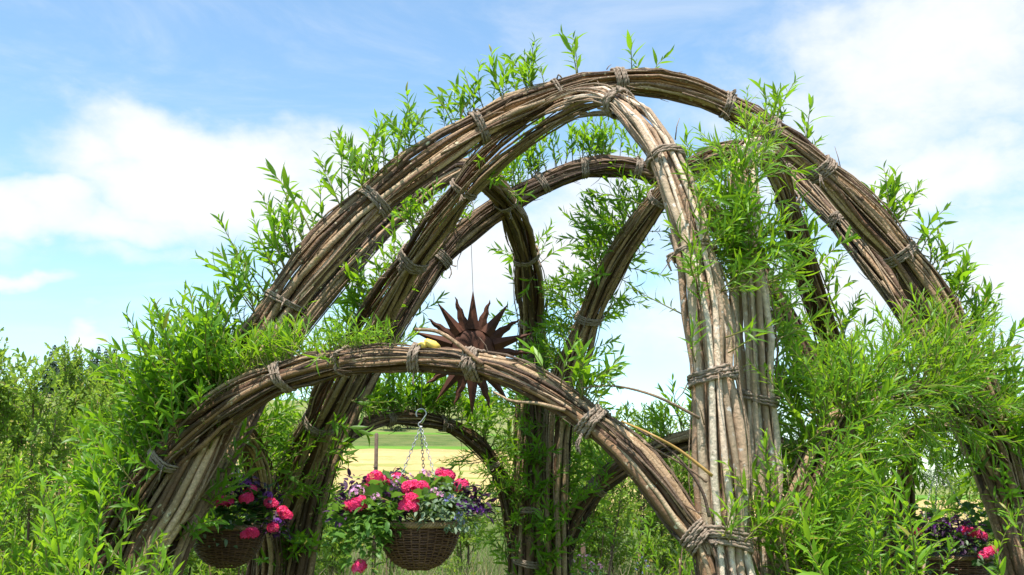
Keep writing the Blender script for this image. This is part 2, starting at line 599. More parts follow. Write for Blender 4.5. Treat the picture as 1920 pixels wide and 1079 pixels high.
def make_shoot(L, kind, rg, mat_leaf, mat_stem=None, leaf_len=None, width=None, gap=None, side=0):
    """stem along +Z with a soft bend, leaves set spirally; returns (stem mesh, leaves mesh)"""
    mat_stem = mat_stem or M_STEM
    n = 9
    t = np.linspace(0, 1, n)
    bx, by = rg.uniform(-.16, .16), rg.uniform(.05, .3)
    P = np.stack([bx * L * t ** 2, by * L * t ** 2, L * t * (1 - .12 * t)], 1)
    st = MB()
    st.tube(P, np.linspace(.0034, .0011, n) * (.7 + L), 5)
    lv = MB()
    g = gap or {'broad': .019, 'narrow': .0135, 'oval': .020}[kind]
    ll = leaf_len or {'broad': .098, 'narrow': .086, 'oval': .05}[kind]
    wd = width or {'broad': .20, 'narrow': .115, 'oval': .46}[kind]
    cnt = max(6, int(L / g))
    phi = rg.uniform(0, 6.28)
    for i in range(cnt):
        u = (i + .6) / cnt
        if u < .06: continue
        p = np.array([np.interp(u, t, P[:, k]) for k in range(3)])
        tang = np.array([np.interp(min(1, u + .05), t, P[:, k]) - np.interp(u - .05, t, P[:, k]) for k in range(3)])
        tang /= np.linalg.norm(tang)
        phi += 2.4 + rg.uniform(-.4, .4)
        o = np.array([math.cos(phi), math.sin(phi), 0]); o -= tang * (o @ tang); o /= np.linalg.norm(o)
        ang = rg.uniform(.55, 1.2) * (1.0 - .55 * u)          # opening angle from the stem, closing at the tip
        d = tang * math.cos(ang) + o * math.sin(ang)
        size = ll * rg.uniform(.55, 1.2) * (1.0 if u < .7 else 1.0 - 1.3 * (u - .7)) * (.65 + .35 * min(1, u * 4))
        V, fs = leaf_geo(size, size * wd * rg.uniform(.85, 1.15), rg.uniform(.1, .95), rg.uniform(.15, .5), 4,
                         'oval' if kind == 'oval' else 'lance')
        roll = rg.uniform(-.5, .5)
        upv = tang * math.cos(roll) + np.cross(tang, d) * math.sin(roll)
        place_leaf(lv, V, fs, p, d, upv, 1.0 if rg.random() < (.22 if u > .9 else .02) else min(.95, max(0, rg.uniform(0, 1) * .75 + .3 * u)))
    return st.mesh('shoot_stem', mat_stem), lv.mesh('shoot_leaves', mat_leaf)


SHOOTS = {}
for kind, mat in (('broad', M_LEAF_B), ('narrow', M_LEAF_N)):
    for Ln in (.16, .26, .38, .52, .68):
        SHOOTS[(kind, Ln)] = [make_shoot(Ln, kind, random.Random(int(Ln * 1000) + k * 17 + len(kind)), mat) for k in range(5)]


def add_shoot(parent, p, d, length, kind, rg):
    """a stem object with its leaves as child, rooted at p, growing along d"""
    Ln = min((.16, .26, .38, .52, .68), key=lambda q: abs(q - length))
    sm, lm = rg.choice(SHOOTS[(kind, Ln)])
    q = Vector(d).to_track_quat('Z', 'Y') @ Quaternion((0, 0, 1), rg.uniform(0, 6.283))
    s = length / Ln
    M = Matrix.LocRotScale(Vector(p), q, Vector((s, s, s)))
    o = link('shoot', sm, parent, M)
    c = link('leaves', lm, o)
    c['kind'] = 'stuff'
    return o


# ------------------------------------------------------------------ the willow dome
R0 = 2.2
FEET = {}
for nm, px, yr in (('1', 270, 2.10), ('2', 1385, 1.70), ('3', 1890, 2.28), ('6', 1645, 3.24), ('4', 1010, 3.64), ('5', 530, 3.08)):
    Y = yr * R0
    FEET[nm] = at(px, HOR, Y)
CENTER = sum(FEET.values(), Vector()) / 6


def catmull(P, n):
    P = np.asarray(P, float)
    Q = np.vstack([2 * P[0] - P[1], P, 2 * P[-1] - P[-2]])
    out = []
    for i in range(1, len(Q) - 2):
        for t in np.linspace(0, 1, 12, endpoint=False):
            p0, p1, p2, p3 = Q[i - 1], Q[i], Q[i + 1], Q[i + 2]
            out.append(.5 * ((2 * p1) + (-p0 + p2) * t + (2 * p0 - 5 * p1 + 4 * p2 - p3) * t * t + (-p0 + 3 * p1 - 3 * p2 + p3) * t ** 3))
    out.append(Q[-2])
    out = np.array(out)
    s = np.concatenate([[0], np.cumsum(np.linalg.norm(np.diff(out, axis=0)[:, :3], axis=1))])
    u = np.linspace(0, s[-1], n)
    return np.stack([np.interp(u, s, out[:, k]) for k in range(out.shape[1])], 1)


class Arch:
    """trace: (px, py, half width in px) along the bundle from foot a to foot b"""
    NS = 150

    def __init__(self, a, b, trace, label, depth=None, nrod=15, seed=0, butt=.021, kind_name='willow_arch', barks=None, reach=((.5, .85), (.5, .85))):
        self.reach = reach
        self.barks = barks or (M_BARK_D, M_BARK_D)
        A, B = FEET[a], FEET[b]
        dx, dy = B.x - A.x, B.y - A.y
        pts = []
        for i, (px, py, hw, *dd) in enumerate(trace):
            r = px_ray(px, py); k = r.x / r.y
            if depth: Y = np.interp(i / (len(trace) - 1), [0, .5, 1], depth)
            else:
                t = (k * A.y - A.x) / (dx - k * dy)
                t = min(max(t, -.07), 1.07)
                Y = A.y + t * dy
            if dd: Y += dd[0]
            p = at(px, py, Y)
            pts.append([*p, hw * Y / F / math.hypot(1, k)])
        pts = np.array(pts)
        ext = []
        for e, nb in ((0, 1), (-1, -2)):
            p = pts[e].copy()
            o = Vector((p[0] - CENTER.x, p[1] - CENTER.y)).normalized()
            drop = p[2] + .15
            q = p.copy()
            q[0] += o.x * .16 * drop; q[1] += o.y * .16 * drop; q[2] = -.15; q[3] *= 1.05
            ext.append(q)
        pts = np.vstack([ext[0], pts, ext[1]])
        S = catmull(pts, self.NS)
        # a light smoothing takes the jitter out of the traced line
        for _ in range(4): S[1:-1] = .25 * S[:-2] + .5 * S[1:-1] + .25 * S[2:]
        self.C = S[:, :3]; self.R = np.maximum(S[:, 3] * .95, .02)
        T = np.gradient(self.C, axis=0); T /= np.linalg.norm(T, axis=1)[:, None]
        self.T = T
        bn = np.array([dy, -dx, 0.]); bn /= np.linalg.norm(bn)
        N = np.cross(bn, T); N /= np.linalg.norm(N, axis=1)[:, None]
        if N[self.NS // 2, 2] < 0: N = -N
        self.N = N
        self.B = np.cross(T, N)
        self.len = np.linalg.norm(np.diff(self.C, axis=0), axis=1).sum()
        self.rg = random.Random(seed)
        self.seed = seed
        base = Vector((*((self.C[0] + self.C[-1]) / 2)[:2], 0))
        self.root = empty(kind_name, base)
        self.off = np.array(base)
        tag(self.root, label, 'willow arch', 'living willow arches tied into one dome')
        d = self.C - np.array(cam.location)
        c, s = math.cos(PITCH), math.sin(PITCH)
        dep = d[:, 1] * c + d[:, 2] * s
        self.px = np.stack([960 + F * d[:, 0] / dep, 539.5 - F * (-d[:, 1] * s + d[:, 2] * c) / dep], 1)
        self.binds = []
        self.nrod = nrod; self.butt = butt

    def near(self, x, y):
        return int(np.argmin(((self.px - (x, y)) ** 2).sum(1)))

    def bind(self, *spots):
        """rope lashings at photo positions"""
        for (x, y, *w) in spots:
            self.binds.append((self.near(x, y), w[0] if w else 5))
        return self

    def squeeze(self):
        i = np.arange(self.NS)
        k = np.ones(self.NS)
        step = self.len / self.NS
        for b, _ in self.binds:
            k = np.minimum(k, 1 - .24 * np.exp(-((i - b) * step / .11) ** 2))
        return self.R * k

    def build(self):
        rg = self.rg
        NS = self.NS
        Rs = self.squeeze()
        ii = np.arange(NS)
        for side in (0, 1):
            for r in range(self.nrod):
                outer = r < self.nrod * .66
                n_out = int(self.nrod * .66)
                th = (r / n_out if outer else r / max(1, self.nrod - n_out)) * 6.283 + side * .35 + rg.uniform(-.2, .2)
                rho = rg.uniform(.78, .98) if outer else rg.uniform(.2, .6)
                f1 = rg.uniform(*self.reach[side])
                i0, i1 = (0, int(NS * f1)) if side == 0 else (int(NS * (1 - f1)), NS - 1)
                idx = np.arange(i0, i1 + 1, 3)
                if len(idx) < 5: continue
                u = (idx - i0) / (i1 - i0)
                if side == 1: u = 1 - u                       # 0 at the butt, 1 at the tip
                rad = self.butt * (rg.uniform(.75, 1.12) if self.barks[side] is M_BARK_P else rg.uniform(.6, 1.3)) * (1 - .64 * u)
                if u[-1] > .9: rad[-1] *= .6
                if u[0] > .9: rad[0] *= .6
                ph1, ph2 = rg.uniform(0, 6.28), rg.uniform(0, 6.28)
                tw = rg.uniform(-1.3, 1.3)
                ang = th + tw * (u - .3) + .22 * np.sin(u * 8 + ph1) + .10 * np.sin(u * 27 + ph2)
                rh = rho * (1 + .08 * np.sin(u * 12 + ph2) + .05 * np.sin(u * 37 + ph1))
                rr = np.maximum(Rs[idx] - rad * .9, .012) * rh
                P = self.C[idx] + rr[:, None] * (np.cos(ang)[:, None] * self.N[idx] + np.sin(ang)[:, None] * self.B[idx])
                kink = npr.normal(0, 1, P.shape)
                kink = np.cumsum(kink, axis=0); kink -= np.linspace(0, 1, len(P))[:, None] * kink[-1]
                P = P + npr.normal(0, .0026, P.shape) + kink * .0012
                mb = MB()
                rad = rad * (1 + npr.normal(0, .07, len(rad)) + .22 * (npr.random(len(rad)) < .07))
                mb.tube(P - self.off, rad, 8)
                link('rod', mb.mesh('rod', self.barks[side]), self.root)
        # loose twiglets bristling from the bundle
        mb = MB()
        for k in range(110):
            i = rg.randrange(6, NS - 6)
            ang = rg.uniform(0, 6.28)
            o = math.cos(ang) * self.N[i] + math.sin(ang) * self.B[i]
            p = self.C[i] + o * self.R[i] * .85
            d = o * rg.uniform(.25, .9) + self.T[i] * rg.choice((-1, 1)) * rg.uniform(.6, 1.4) + np.array([0, 0, rg.uniform(-.2, .4)])
            d /= np.linalg.norm(d)
            L = rg.uniform(.03, .13)
            b = np.array([rg.uniform(-1, 1), rg.uniform(-1, 1), rg.uniform(-1, 1)]) * L * .12
            mb.tube(np.array([p, p + d * L * .5 + b, p + d * L]) - self.off, [.0028, .002, .0009], 4)
        # thin whips running along the bundle
        for k in range(44):
            i0 = rg.randrange(int(NS * .12), int(NS * .8)); n = rg.randrange(10, 34)
            idx = np.arange(i0, min(NS - 2, i0 + n), 2)
            if len(idx) < 4: continue
            ang = rg.uniform(0, 6.28) + np.linspace(0, rg.uniform(-1.4, 1.4), len(idx))
            rr = Rs[idx] * (1.0 + .10 * np.sin(np.linspace(0, rg.uniform(3, 9), len(idx)) + rg.uniform(0, 6)))
            P = self.C[idx] + rr[:, None] * (np.cos(ang)[:, None] * self.N[idx] + np.sin(ang)[:, None] * self.B[idx])
            mb.tube(P - self.off, np.linspace(.0055, .0022, len(idx)), 5)
        t = link('twigs', mb.mesh('twigs', M_TWIG), self.root)
        t['kind'] = 'stuff'
        for (b, coils) in self.binds: self.rope(b, coils, Rs)
        return self

    def rope(self, b, coils, Rs):
        rg = self.rg
        b = min(max(b, 2), self.NS - 3)
        R = Rs[b] + .006
        C, T, N, B = self.C[b], self.T[b], self.N[b], self.B[b]
        tr = .0062
        mb = MB()
        coils = max(2, coils + rg.choice((-1, 0, 1, 2))) if coils > 2 else coils
        sl = rg.random() ** 2
        tr *= rg.uniform(.85, 1.15)
        tilt, tph = rg.uniform(.03, .14) + .2 * sl, rg.uniform(0, 6.28)
        turns = coils
        n = int(40 * turns)
        a = np.linspace(0, turns * 2 * math.pi, n)
        lay = (a / (2 * math.pi) - turns / 2) * tr * 1.75
        lay = lay + .0025 * np.sin(a * 1.37 + tph)
        ax = lay + tilt * R * np.sin(a + tph)
        rr = R + tr * .55 * (1 + .5 * np.sin(a * .77 + tph)) + (.002 + .004 * sl) * np.sin(5 * a + tph) + .0018 * np.sin(9.3 * a)
        P = C + rr[:, None] * (np.cos(a)[:, None] * N + np.sin(a)[:, None] * B) + ax[:, None] * T
        mb.tube(P - self.off, tr, 6, lobes=2, twist=turns * 60, lobe_amp=.30)
        # knot and loose ends
        k0 = rg.uniform(-1.2, 1.2) - (math.pi / 2 if (self.B[b][1] > 0) else -math.pi / 2)
        o = math.cos(k0) * N + math.sin(k0) * B
        for e in range(rg.choice((1, 2, 3))):
            p = C + o * (R + .012)
            q = p + T * rg.uniform(-.05, .05) + o * .02 + np.array([0, 0, -rg.uniform(.02, .07)])
            mid = (p + q) / 2 + o * .018
            mb.tube(catmull(np.array([p - o * .01, mid, q]), 8) - self.off, tr * .7, 5, lobes=2, twist=9)
        o_ = link('rope_binding', mb.mesh('rope_binding', M_ROPE), self.root)
        return o_

    def shoots(self, a, b, n, L, kind='broad', spread=.9, up=.7, out=.8, phi0=0.0, wild=.3, skip=0):
        """n shoots between photo positions a and b; phi0 turns the growing side round the bundle"""
        i0, i1 = sorted((self.near(*a), self.near(*b)))
        rg = random.Random(self.seed * 131 + i0 * 7 + n)
        cl = [rg.random() for _ in range(max(2, n // 5))]
        for k in range(n):
            u = (k + rg.random()) / n
            if n > 6 and rg.random() < .6: u = min(1, max(0, rg.choice(cl) + rg.gauss(0, .02)))
            f = i0 + (i1 - i0) * u
            i = int(min(max(f, 0), self.NS - 1))
            ph = phi0 + rg.gauss(0, spread * .6)
            o = math.cos(ph) * self.N[i] + math.sin(ph) * self.B[i]
            p = self.C[i] + o * self.R[i] * .82 + self.T[i] * rg.uniform(-.02, .02)
            d = o * out + np.array([0, 0, up]) + np.array([rg.gauss(0, wild), rg.gauss(0, wild), rg.gauss(0, wild)])
            ln = L[0] + (L[1] - L[0]) * rg.random() ** 1.3
            if rg.random() < .12: ln *= .6
            add_shoot(self.root, p - self.off, d / np.linalg.norm(d), ln, kind, rg)
        return self


# traces: photo px, py, half width
H1 = Arch('1', '3', [(255, 1079, 42), (305, 990, 44), (355, 895, 46), (402, 800, 47), (452, 693, 48), (520, 582, 48), (600, 480, 48), (700, 379, 44),
                     (800, 301, 42), (900, 238, 40), (1000, 190, 36), (1080, 165, 33), (1160, 152, 31), (1250, 156, 30), (1340, 186, 30), (1440, 243, 32),
                     (1540, 318, 34), (1620, 398, 38), (1700, 488, 41), (1768, 587, 43), (1818, 685, 44), (1850, 775, 44), (1880, 870, 46), (1905, 960, 47), (1930, 1079, 47)],
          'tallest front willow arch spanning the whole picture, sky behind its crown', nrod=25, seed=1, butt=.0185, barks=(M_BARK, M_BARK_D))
H1.bind((527, 575, 4), (703, 378, 5), (897, 240, 5), (1160, 152, 6), (1375, 204, 5), (1440, 243, 5), (1545, 318, 5), (1695, 472, 4), (1045, 176, 2), (1800, 645, 3))
H2 = Arch('5', '2', [(495, 1079, 40), (525, 965, 40), (560, 875, 40), (600, 790, 40), (647, 700, 39), (700, 603, 37), (752, 522, 36), (805, 440, 34), (858, 370, 34),
                     (905, 310, 34, .08), (965, 260, 33, .16), (1035, 214, 32, .2), (1095, 190, 31, .14), (1150, 188, 32), (1200, 226, 37, -.06), (1243, 285, 44), (1276, 370, 48), (1301, 470, 52),
                     (1321, 585, 56), (1336, 700, 58), (1347, 850, 60), (1357, 1000, 62), (1362, 1079, 62)],
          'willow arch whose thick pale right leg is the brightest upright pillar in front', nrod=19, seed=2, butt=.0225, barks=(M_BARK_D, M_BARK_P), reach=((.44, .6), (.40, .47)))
H2.bind((1258, 292, 3), (1166, 190, 4), (1335, 707, 4), (1348, 1005, 4), (1296, 470, 2), (868, 350, 4), (772, 490, 4), (590, 790, 4))
H3 = Arch('4', '1', [(990, 1079, 36), (992, 950, 36), (996, 820, 35), (999, 700, 33), (998, 600, 32), (990, 500, 31, -.3), (972, 425, 30, -.55), (942, 366, 29, -.75), (905, 325, 28, -.75), (860, 312, 26, -.6),
                     (800, 345, 26, -.3), (720, 415, 28), (630, 515, 30), (545, 620, 32), (470, 740, 34), (410, 860, 36), (350, 970, 36), (300, 1079, 36)],
          'willow arch rising as the dark central pillar behind the rusty sun', nrod=20, seed=3, butt=.021)
H3.bind((992, 480, 3), (1000, 600, 3), (990, 1055, 4), (992, 960, 3), (950, 380, 5), (888, 318, 5))
H4 = Arch('5', '6', [(560, 1079, 30), (590, 930, 30), (622, 830, 30), (662, 740, 30), (712, 650, 30), (762, 570, 29), (812, 502, 28), (862, 445, 27), (925, 396, 26), (1000, 352, 25),
                     (1060, 324, 24), (1130, 309, 23), (1200, 316, 23), (1265, 345, 24), (1330, 395, 25), (1400, 480, 26), (1450, 560, 27), (1500, 650, 28), (1560, 770, 29),
                     (1605, 890, 30), (1635, 1000, 30), (1650, 1079, 30)],
          'rear willow arch seen under the tall arch, its leafy top below the crown', nrod=20, seed=4, butt=.020)
H4.bind((820, 487, 4), (1020, 340, 4), (1093, 315, 4), (1200, 316, 3))
H5 = Arch('4', '3', [(1045, 1079, 30), (1042, 950, 31), (1045, 840, 31), (1055, 745, 31), (1082, 660, 31), (1112, 578, 30), (1150, 495, 29), (1196, 424, 28), (1245, 362, 27), (1310, 308, 25),
                     (1380, 282, 24), (1440, 296, 24), (1500, 338, 24), (1562, 400, 26), (1622, 470, 28), (1690, 560, 30), (1752, 655, 34), (1805, 755, 38), (1855, 870, 42), (1895, 980, 42), (1925, 1079, 42)],
          'rear willow arch leaning right from the dark central pillar behind the pale pillar', nrod=20, seed=5, butt=.0195)
H5.bind((1105, 590, 3), (1230, 378, 3), (1480, 325, 3), (1575, 415, 4))
H6 = Arch('2', '6', [(1432, 1079, 50), (1427, 950, 50), (1421, 800, 49), (1412, 650, 47), (1402, 500, 43), (1392, 380, 38), (1390, 320, 32), (1405, 282, 28), (1435, 286, 26), (1462, 328, 26),
                     (1486, 410, 26), (1515, 510, 26), (1548, 615, 27), (1590, 740, 28), (1630, 870, 29), (1655, 970, 30), (1668, 1079, 30)],
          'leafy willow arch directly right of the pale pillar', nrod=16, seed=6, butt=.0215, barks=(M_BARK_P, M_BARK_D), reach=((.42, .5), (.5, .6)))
H6.bind((1424, 742, 4), (1478, 375, 3), (1400, 480, 3), (1430, 1000, 3))
L1 = Arch('1', '2', [(185, 1079, 42), (212, 1010, 42), (252, 940, 42), (305, 868, 42), (365, 805, 42), (435, 752, 40), (520, 710, 36), (610, 685, 32), (700, 674, 30), (800, 672, 31),
                     (890, 682, 33), (975, 709, 34), (1055, 755, 34), (1130, 806, 34), (1198, 868, 37), (1258, 945, 38), (1305, 1015, 38), (1342, 1079, 38)],
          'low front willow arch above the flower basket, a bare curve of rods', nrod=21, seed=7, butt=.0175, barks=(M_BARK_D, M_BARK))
L1.bind((320, 855, 4), (540, 708, 5), (653, 680, 1), (787, 672, 3), (883, 680, 4), (1113, 797, 4), (1295, 1015, 5))
L2 = Arch('2', '3', [(1478, 1079, 34), (1496, 965, 34), (1530, 868, 33), (1570, 795, 32), (1650, 750, 30), (1730, 738, 30), (1800, 760, 31), (1850, 815, 33), (1885, 890, 35), (1910, 980, 36), (1930, 1079, 36)],
          'low right willow arch smothered in bright green leaves', nrod=11, seed=8, butt=.021)
L2.bind((1650, 750, 3), (1800, 760, 3))
L3 = Arch('3', '6', [(1950, 1079, 32), (1935, 980, 32), (1910, 890, 30), (1870, 825, 28), (1820, 795, 26), (1765, 790, 25), (1722, 808, 25), (1698, 850, 25), (1692, 920, 25), (1690, 1000, 25), (1690, 1079, 25)],
          'low far right willow arch over the shaded right basket', nrod=11, seed=9, butt=.021, depth=[5.1, 6.0, 7.0])
L4 = Arch('6', '4', [(1600, 1079, 22), (1580, 970, 22), (1530, 880, 22), (1460, 835, 21), (1390, 818, 20), (1325, 818, 20), (1265, 832, 20), (1205, 855, 21), (1152, 887, 22), (1105, 930, 22), (1070, 990, 22), (1050, 1079, 22)],
          'low rear willow arch running behind the pale pillar to the dark one', nrod=13, seed=10, butt=.020)
L4.bind((1205, 855, 3), (1120, 915, 3))
L5 = Arch('4', '5', [(972, 1079, 21), (958, 970, 20), (938, 890, 18), (902, 838, 17), (855, 804, 16), (800, 788, 15), (742, 783, 15), (692, 795, 15), (645, 822, 16), (600, 870, 17), (570, 960, 18), (555, 1079, 18)],
          'low rear willow arch framing the yellow hay field', nrod=13, seed=11, butt=.015)
L5.bind((733, 780, 4), (832, 793, 3), (925, 868, 3))
L6 = Arch('5', '1', [(500, 1079, 26), (492, 960, 26), (482, 870, 26), (455, 815, 26), (405, 790, 27), (345, 795, 28), (290, 830, 30), (245, 900, 32), (215, 990, 33), (195, 1079, 33)],
          'low left willow arch in shade above the left basket', nrod=11, seed=12, butt=.022, depth=[6.7, 5.7, 4.7])
ARCHES = [H1, H2, H3, H4, H5, H6, L1, L2, L3, L4, L5, L6]
for a in ARCHES: a.build()

# ---- living shoots on the arches
def side(arch, spot, d):
    i = arch.near(*spot); d = np.array(d, float)
    return math.atan2(arch.B[i] @ d, arch.N[i] @ d)


BACK1 = side(L1, (370, 800), (-.5, .6, .6))
SIDE6 = side(H6, (1425, 800), (.85, .5, 0))                      # the side turned to the right
H1.shoots((290, 1020), (440, 715), 80, (.3, .68), 'broad', 1.0, .7, .9)
H1.shoots((440, 715), (650, 430), 42, (.18, .46), 'broad', .7, .75, .8)
H1.shoots((650, 430), (720, 365), 9, (.16, .40), 'broad', .6, .8, .7)
H1.shoots((720, 365), (800, 300), 17, (.14, .36), 'broad', .7, .9, .6)
H1.shoots((800, 300), (890, 245), 7, (.10, .24), 'broad', .6, .9, .6)
H1.shoots((905, 238), (1040, 175), 26, (.12, .28), 'broad', .7, 1.0, .5)
H1.shoots((1085, 163), (1105, 160), 2, (.24, .30), 'broad', .3, 1.2, .3, wild=.1)
H1.shoots((1178, 150), (1186, 150), 1, (.29, .31), 'broad', .2, 1.2, .2, wild=.08)
H1.shoots((1220, 150), (1260, 157), 2, (.1, .16), 'broad', .6, 1.0, .4)
H1.shoots((1390, 205), (1470, 260), 8, (.13, .26), 'broad', .6, 1.0, .5)
H1.shoots((1500, 285), (1530, 308), 2, (.16, .22), 'broad', .4, 1.0, .4)
H1.shoots((1580, 355), (1700, 485), 14, (.16, .30), 'broad', .7, .9, .6)
H1.shoots((1710, 495), (1815, 675), 32, (.14, .30), 'broad', .6, .8, .7)
H1.shoots((1825, 700), (1925, 1060), 58, (.2, .4), 'broad', 1.0, .5, .9)
H2.shoots((500, 1060), (640, 710), 75, (.18, .36), 'broad', 1.6, .4, .8)
H2.shoots((640, 710), (830, 405), 66, (.16, .34), 'broad', 1.1, .6, .8)
H2.shoots((870, 350), (1000, 240), 10, (.1, .2), 'broad', 2.4, .4, .8)
H2.shoots((1262, 330), (1300, 460), 9, (.10, .2), 'narrow', 1.6, .4, .8)
H2.shoots((1300, 480), (1322, 600), 26, (.12, .26), 'narrow', 1.8, .4, .9)
H2.shoots((1322, 600), (1335, 720), 5, (.15, .25), 'narrow', 1.8, .4, .9)
H2.shoots((1350, 1010), (1356, 1079), 7, (.18, .30), 'narrow', 1.8, .8, .7)
H3.shoots((990, 1079), (1000, 690), 130, (.2, .42), 'broad', 3.2, .3, .8)
H3.shoots((1000, 690), (975, 430), 30, (.16, .34), 'broad', 2.2, .3, .8)
H3.shoots((960, 400), (860, 318), 9, (.12, .22), 'broad', 1.8, .3, .8)
H3.shoots((700, 435), (420, 840), 30, (.2, .38), 'broad', .9, .5, .8)
H3.shoots((420, 840), (300, 1079), 34, (.24, .46), 'broad', 1.6, .5, .8)
H4.shoots((570, 1040), (760, 575), 60, (.22, .42), 'broad', 1.5, .5, .8)
H4.shoots((760, 575), (930, 395), 26, (.18, .3), 'broad', 1.4, .5, .8)
H4.shoots((930, 395), (1220, 320), 60, (.2, .40), 'broad', .8, 1.0, .5)
H4.shoots((1380, 450), (1650, 1060), 60, (.2, .4), 'broad', 1.5, .5, .8)
H5.shoots((1045, 1060), (1060, 730), 90, (.22, .42), 'broad', 3.0, .3, .8)
H5.shoots((1060, 730), (1235, 375), 155, (.22, .5), 'broad', 1.8, .35, .9)
H5.shoots((1290, 320), (1480, 325), 16, (.1, .2), 'broad', .9, .9, .6)
H5.shoots((1480, 325), (1700, 575), 8, (.15, .25), 'broad', 1.2, .5, .8)
H5.shoots((1780, 710), (1900, 1000), 30, (.16, .3), 'broad', 1.4, .5, .8)
H6.shoots((1388, 320), (1402, 500), 66, (.14, .30), 'narrow', 1.6, .35, .85)
H6.shoots((1390, 330), (1420, 285), 26, (.1, .22), 'narrow', 1.2, .25, .9, phi0=side(H6, (1405, 284), (-.2, -1, .2)))
H6.shoots((1392, 370), (1406, 500), 34, (.12, .26), 'narrow', 1.2, .3, .9, phi0=side(H6, (1398, 420), (-.1, -1, .2)))
H6.shoots((1405, 500), (1425, 800), 40, (.18, .34), 'narrow', .6, .5, .9, phi0=SIDE6)
H6.shoots((1425, 800), (1432, 1079), 36, (.18, .36), 'narrow', .6, .5, .9, phi0=SIDE6)
H6.shoots((1470, 350), (1510, 490), 8, (.12, .2), 'broad', 1.5, .4, .8)
H6.shoots((1510, 490), (1640, 900), 66, (.2, .42), 'broad', 1.6, .5, .8)
L1.shoots((200, 1040), (300, 872), 26, (.2, .42), 'broad', .8, .6, .9)
L1.shoots((300, 872), (440, 750), 90, (.26, .62), 'broad', .8, .7, .9, phi0=BACK1)
L1.shoots((440, 750), (560, 697), 55, (.14, .26), 'narrow', .9, .6, .8, phi0=BACK1 * .5)
L1.shoots((560, 697), (770, 668), 52, (.08, .17), 'narrow', .9, .35, .8, wild=.55, phi0=BACK1 * .4)
L1.shoots((1020, 730), (1120, 795), 12, (.14, .26), 'broad', .6, .7, .8)
L1.shoots((1300, 1000), (1342, 1079), 10, (.14, .24), 'narrow', 1.4, .7, .8)
L2.shoots((1478, 1079), (1540, 850), 56, (.18, .42), 'narrow', 1.4, .5, .9, phi0=side(L2, (1500, 950), (.9, -.3, .2)))
L2.shoots((1530, 840), (1830, 790), 135, (.22, .5), 'narrow', 1.5, .55, .9)
L2.shoots((1640, 755), (1850, 815), 40, (.18, .36), 'narrow', 1.2, .1, .9, phi0=side(L2, (1740, 740), (.1, -1, .1)))
L2.shoots((1530, 835), (1680, 742), 26, (.18, .34), 'narrow', 1.0, .3, .9, phi0=side(L2, (1600, 775), (-.2, -1, .2)))
L2.shoots((1560, 800), (1840, 800), 30, (.18, .36), 'narrow', 1.2, -.25, .9, phi0=side(L2, (1740, 740), (.1, -.7, -.7)))
L2.shoots((1850, 815), (1925, 1060), 13, (.2, .44), 'broad', 1.5, .4, .9)
L3.shoots((1860, 815), (1705, 830), 60, (.16, .34), 'broad', 1.4, -.5, .8, phi0=side(L3, (1765, 790), (0, -.3, -1)))
L3.shoots((1930, 1000), (1700, 890), 60, (.2, .40), 'broad', 1.4, .4, .9)
L4.shoots((1580, 980), (1100, 935), 80, (.22, .44), 'broad', 1.2, .6, .9)
L4.shoots((1120, 915), (1050, 1079), 40, (.2, .4), 'broad', 2.4, .3, .9)
L5.shoots((965, 1020), (905, 838), 85, (.2, .4), 'narrow', 2.4, .25, .9)
L5.shoots((905, 838), (640, 832), 145, (.2, .48), 'broad', 1.0, .8, .7)
L5.shoots((660, 815), (560, 1079), 70, (.2, .4), 'broad', 2.0, .4, .9)
L6.shoots((490, 950), (215, 990), 170, (.24, .5), 'broad', 1.8, .5, .9)

# loose canes springing from the low front arch
def canes():
    root = L1.root; off = L1.off
    for (pts, r, m, nm) in (
            ([(778, 618), (820, 622), (858, 645), (885, 668), (905, 684)], (.007, .010), M_BARK_D, 'stray_cane'),
            ([(1165, 790), (1215, 812), (1270, 842), (1310, 872), (1336, 893)], (.003, .006), M_YTWIG, 'stray_cane'),
            ([(1090, 728), (1150, 724), (1215, 738), (1270, 762), (1312, 785)], (.003, .0055), M_TWIG, 'stray_cane'),
            ([(1195, 805), (1250, 840), (1290, 880), (1318, 925), (1330, 970)], (.003, .006), M_TWIG, 'stray_cane'),
            ([(1205, 830), (1260, 860), (1300, 885), (1325, 905)], (.003, .004), M_TWIG, 'stray_cane'),
            ([(925, 735), (960, 752), (1010, 757), (1060, 770)], (.004, .008), M_BARK_D, 'stray_cane')):
        P = []
        for (x, y) in pts:
            i = L1.near(min(x, 1180), y if x < 1180 else 850)
            Y = L1.C[i][1] - L1.R[i] * .9
            if x > 1180: Y = min(Y, FEET['2'].y - .16)
            P.append(at(x, y, Y))
        mb = MB()
        C = catmull(np.array([list(p) for p in P]), 20) - off
        mb.tube(C, np.linspace(r[0], r[1], 20), 6)
        link(nm, mb.mesh(nm, m), root)


canes()


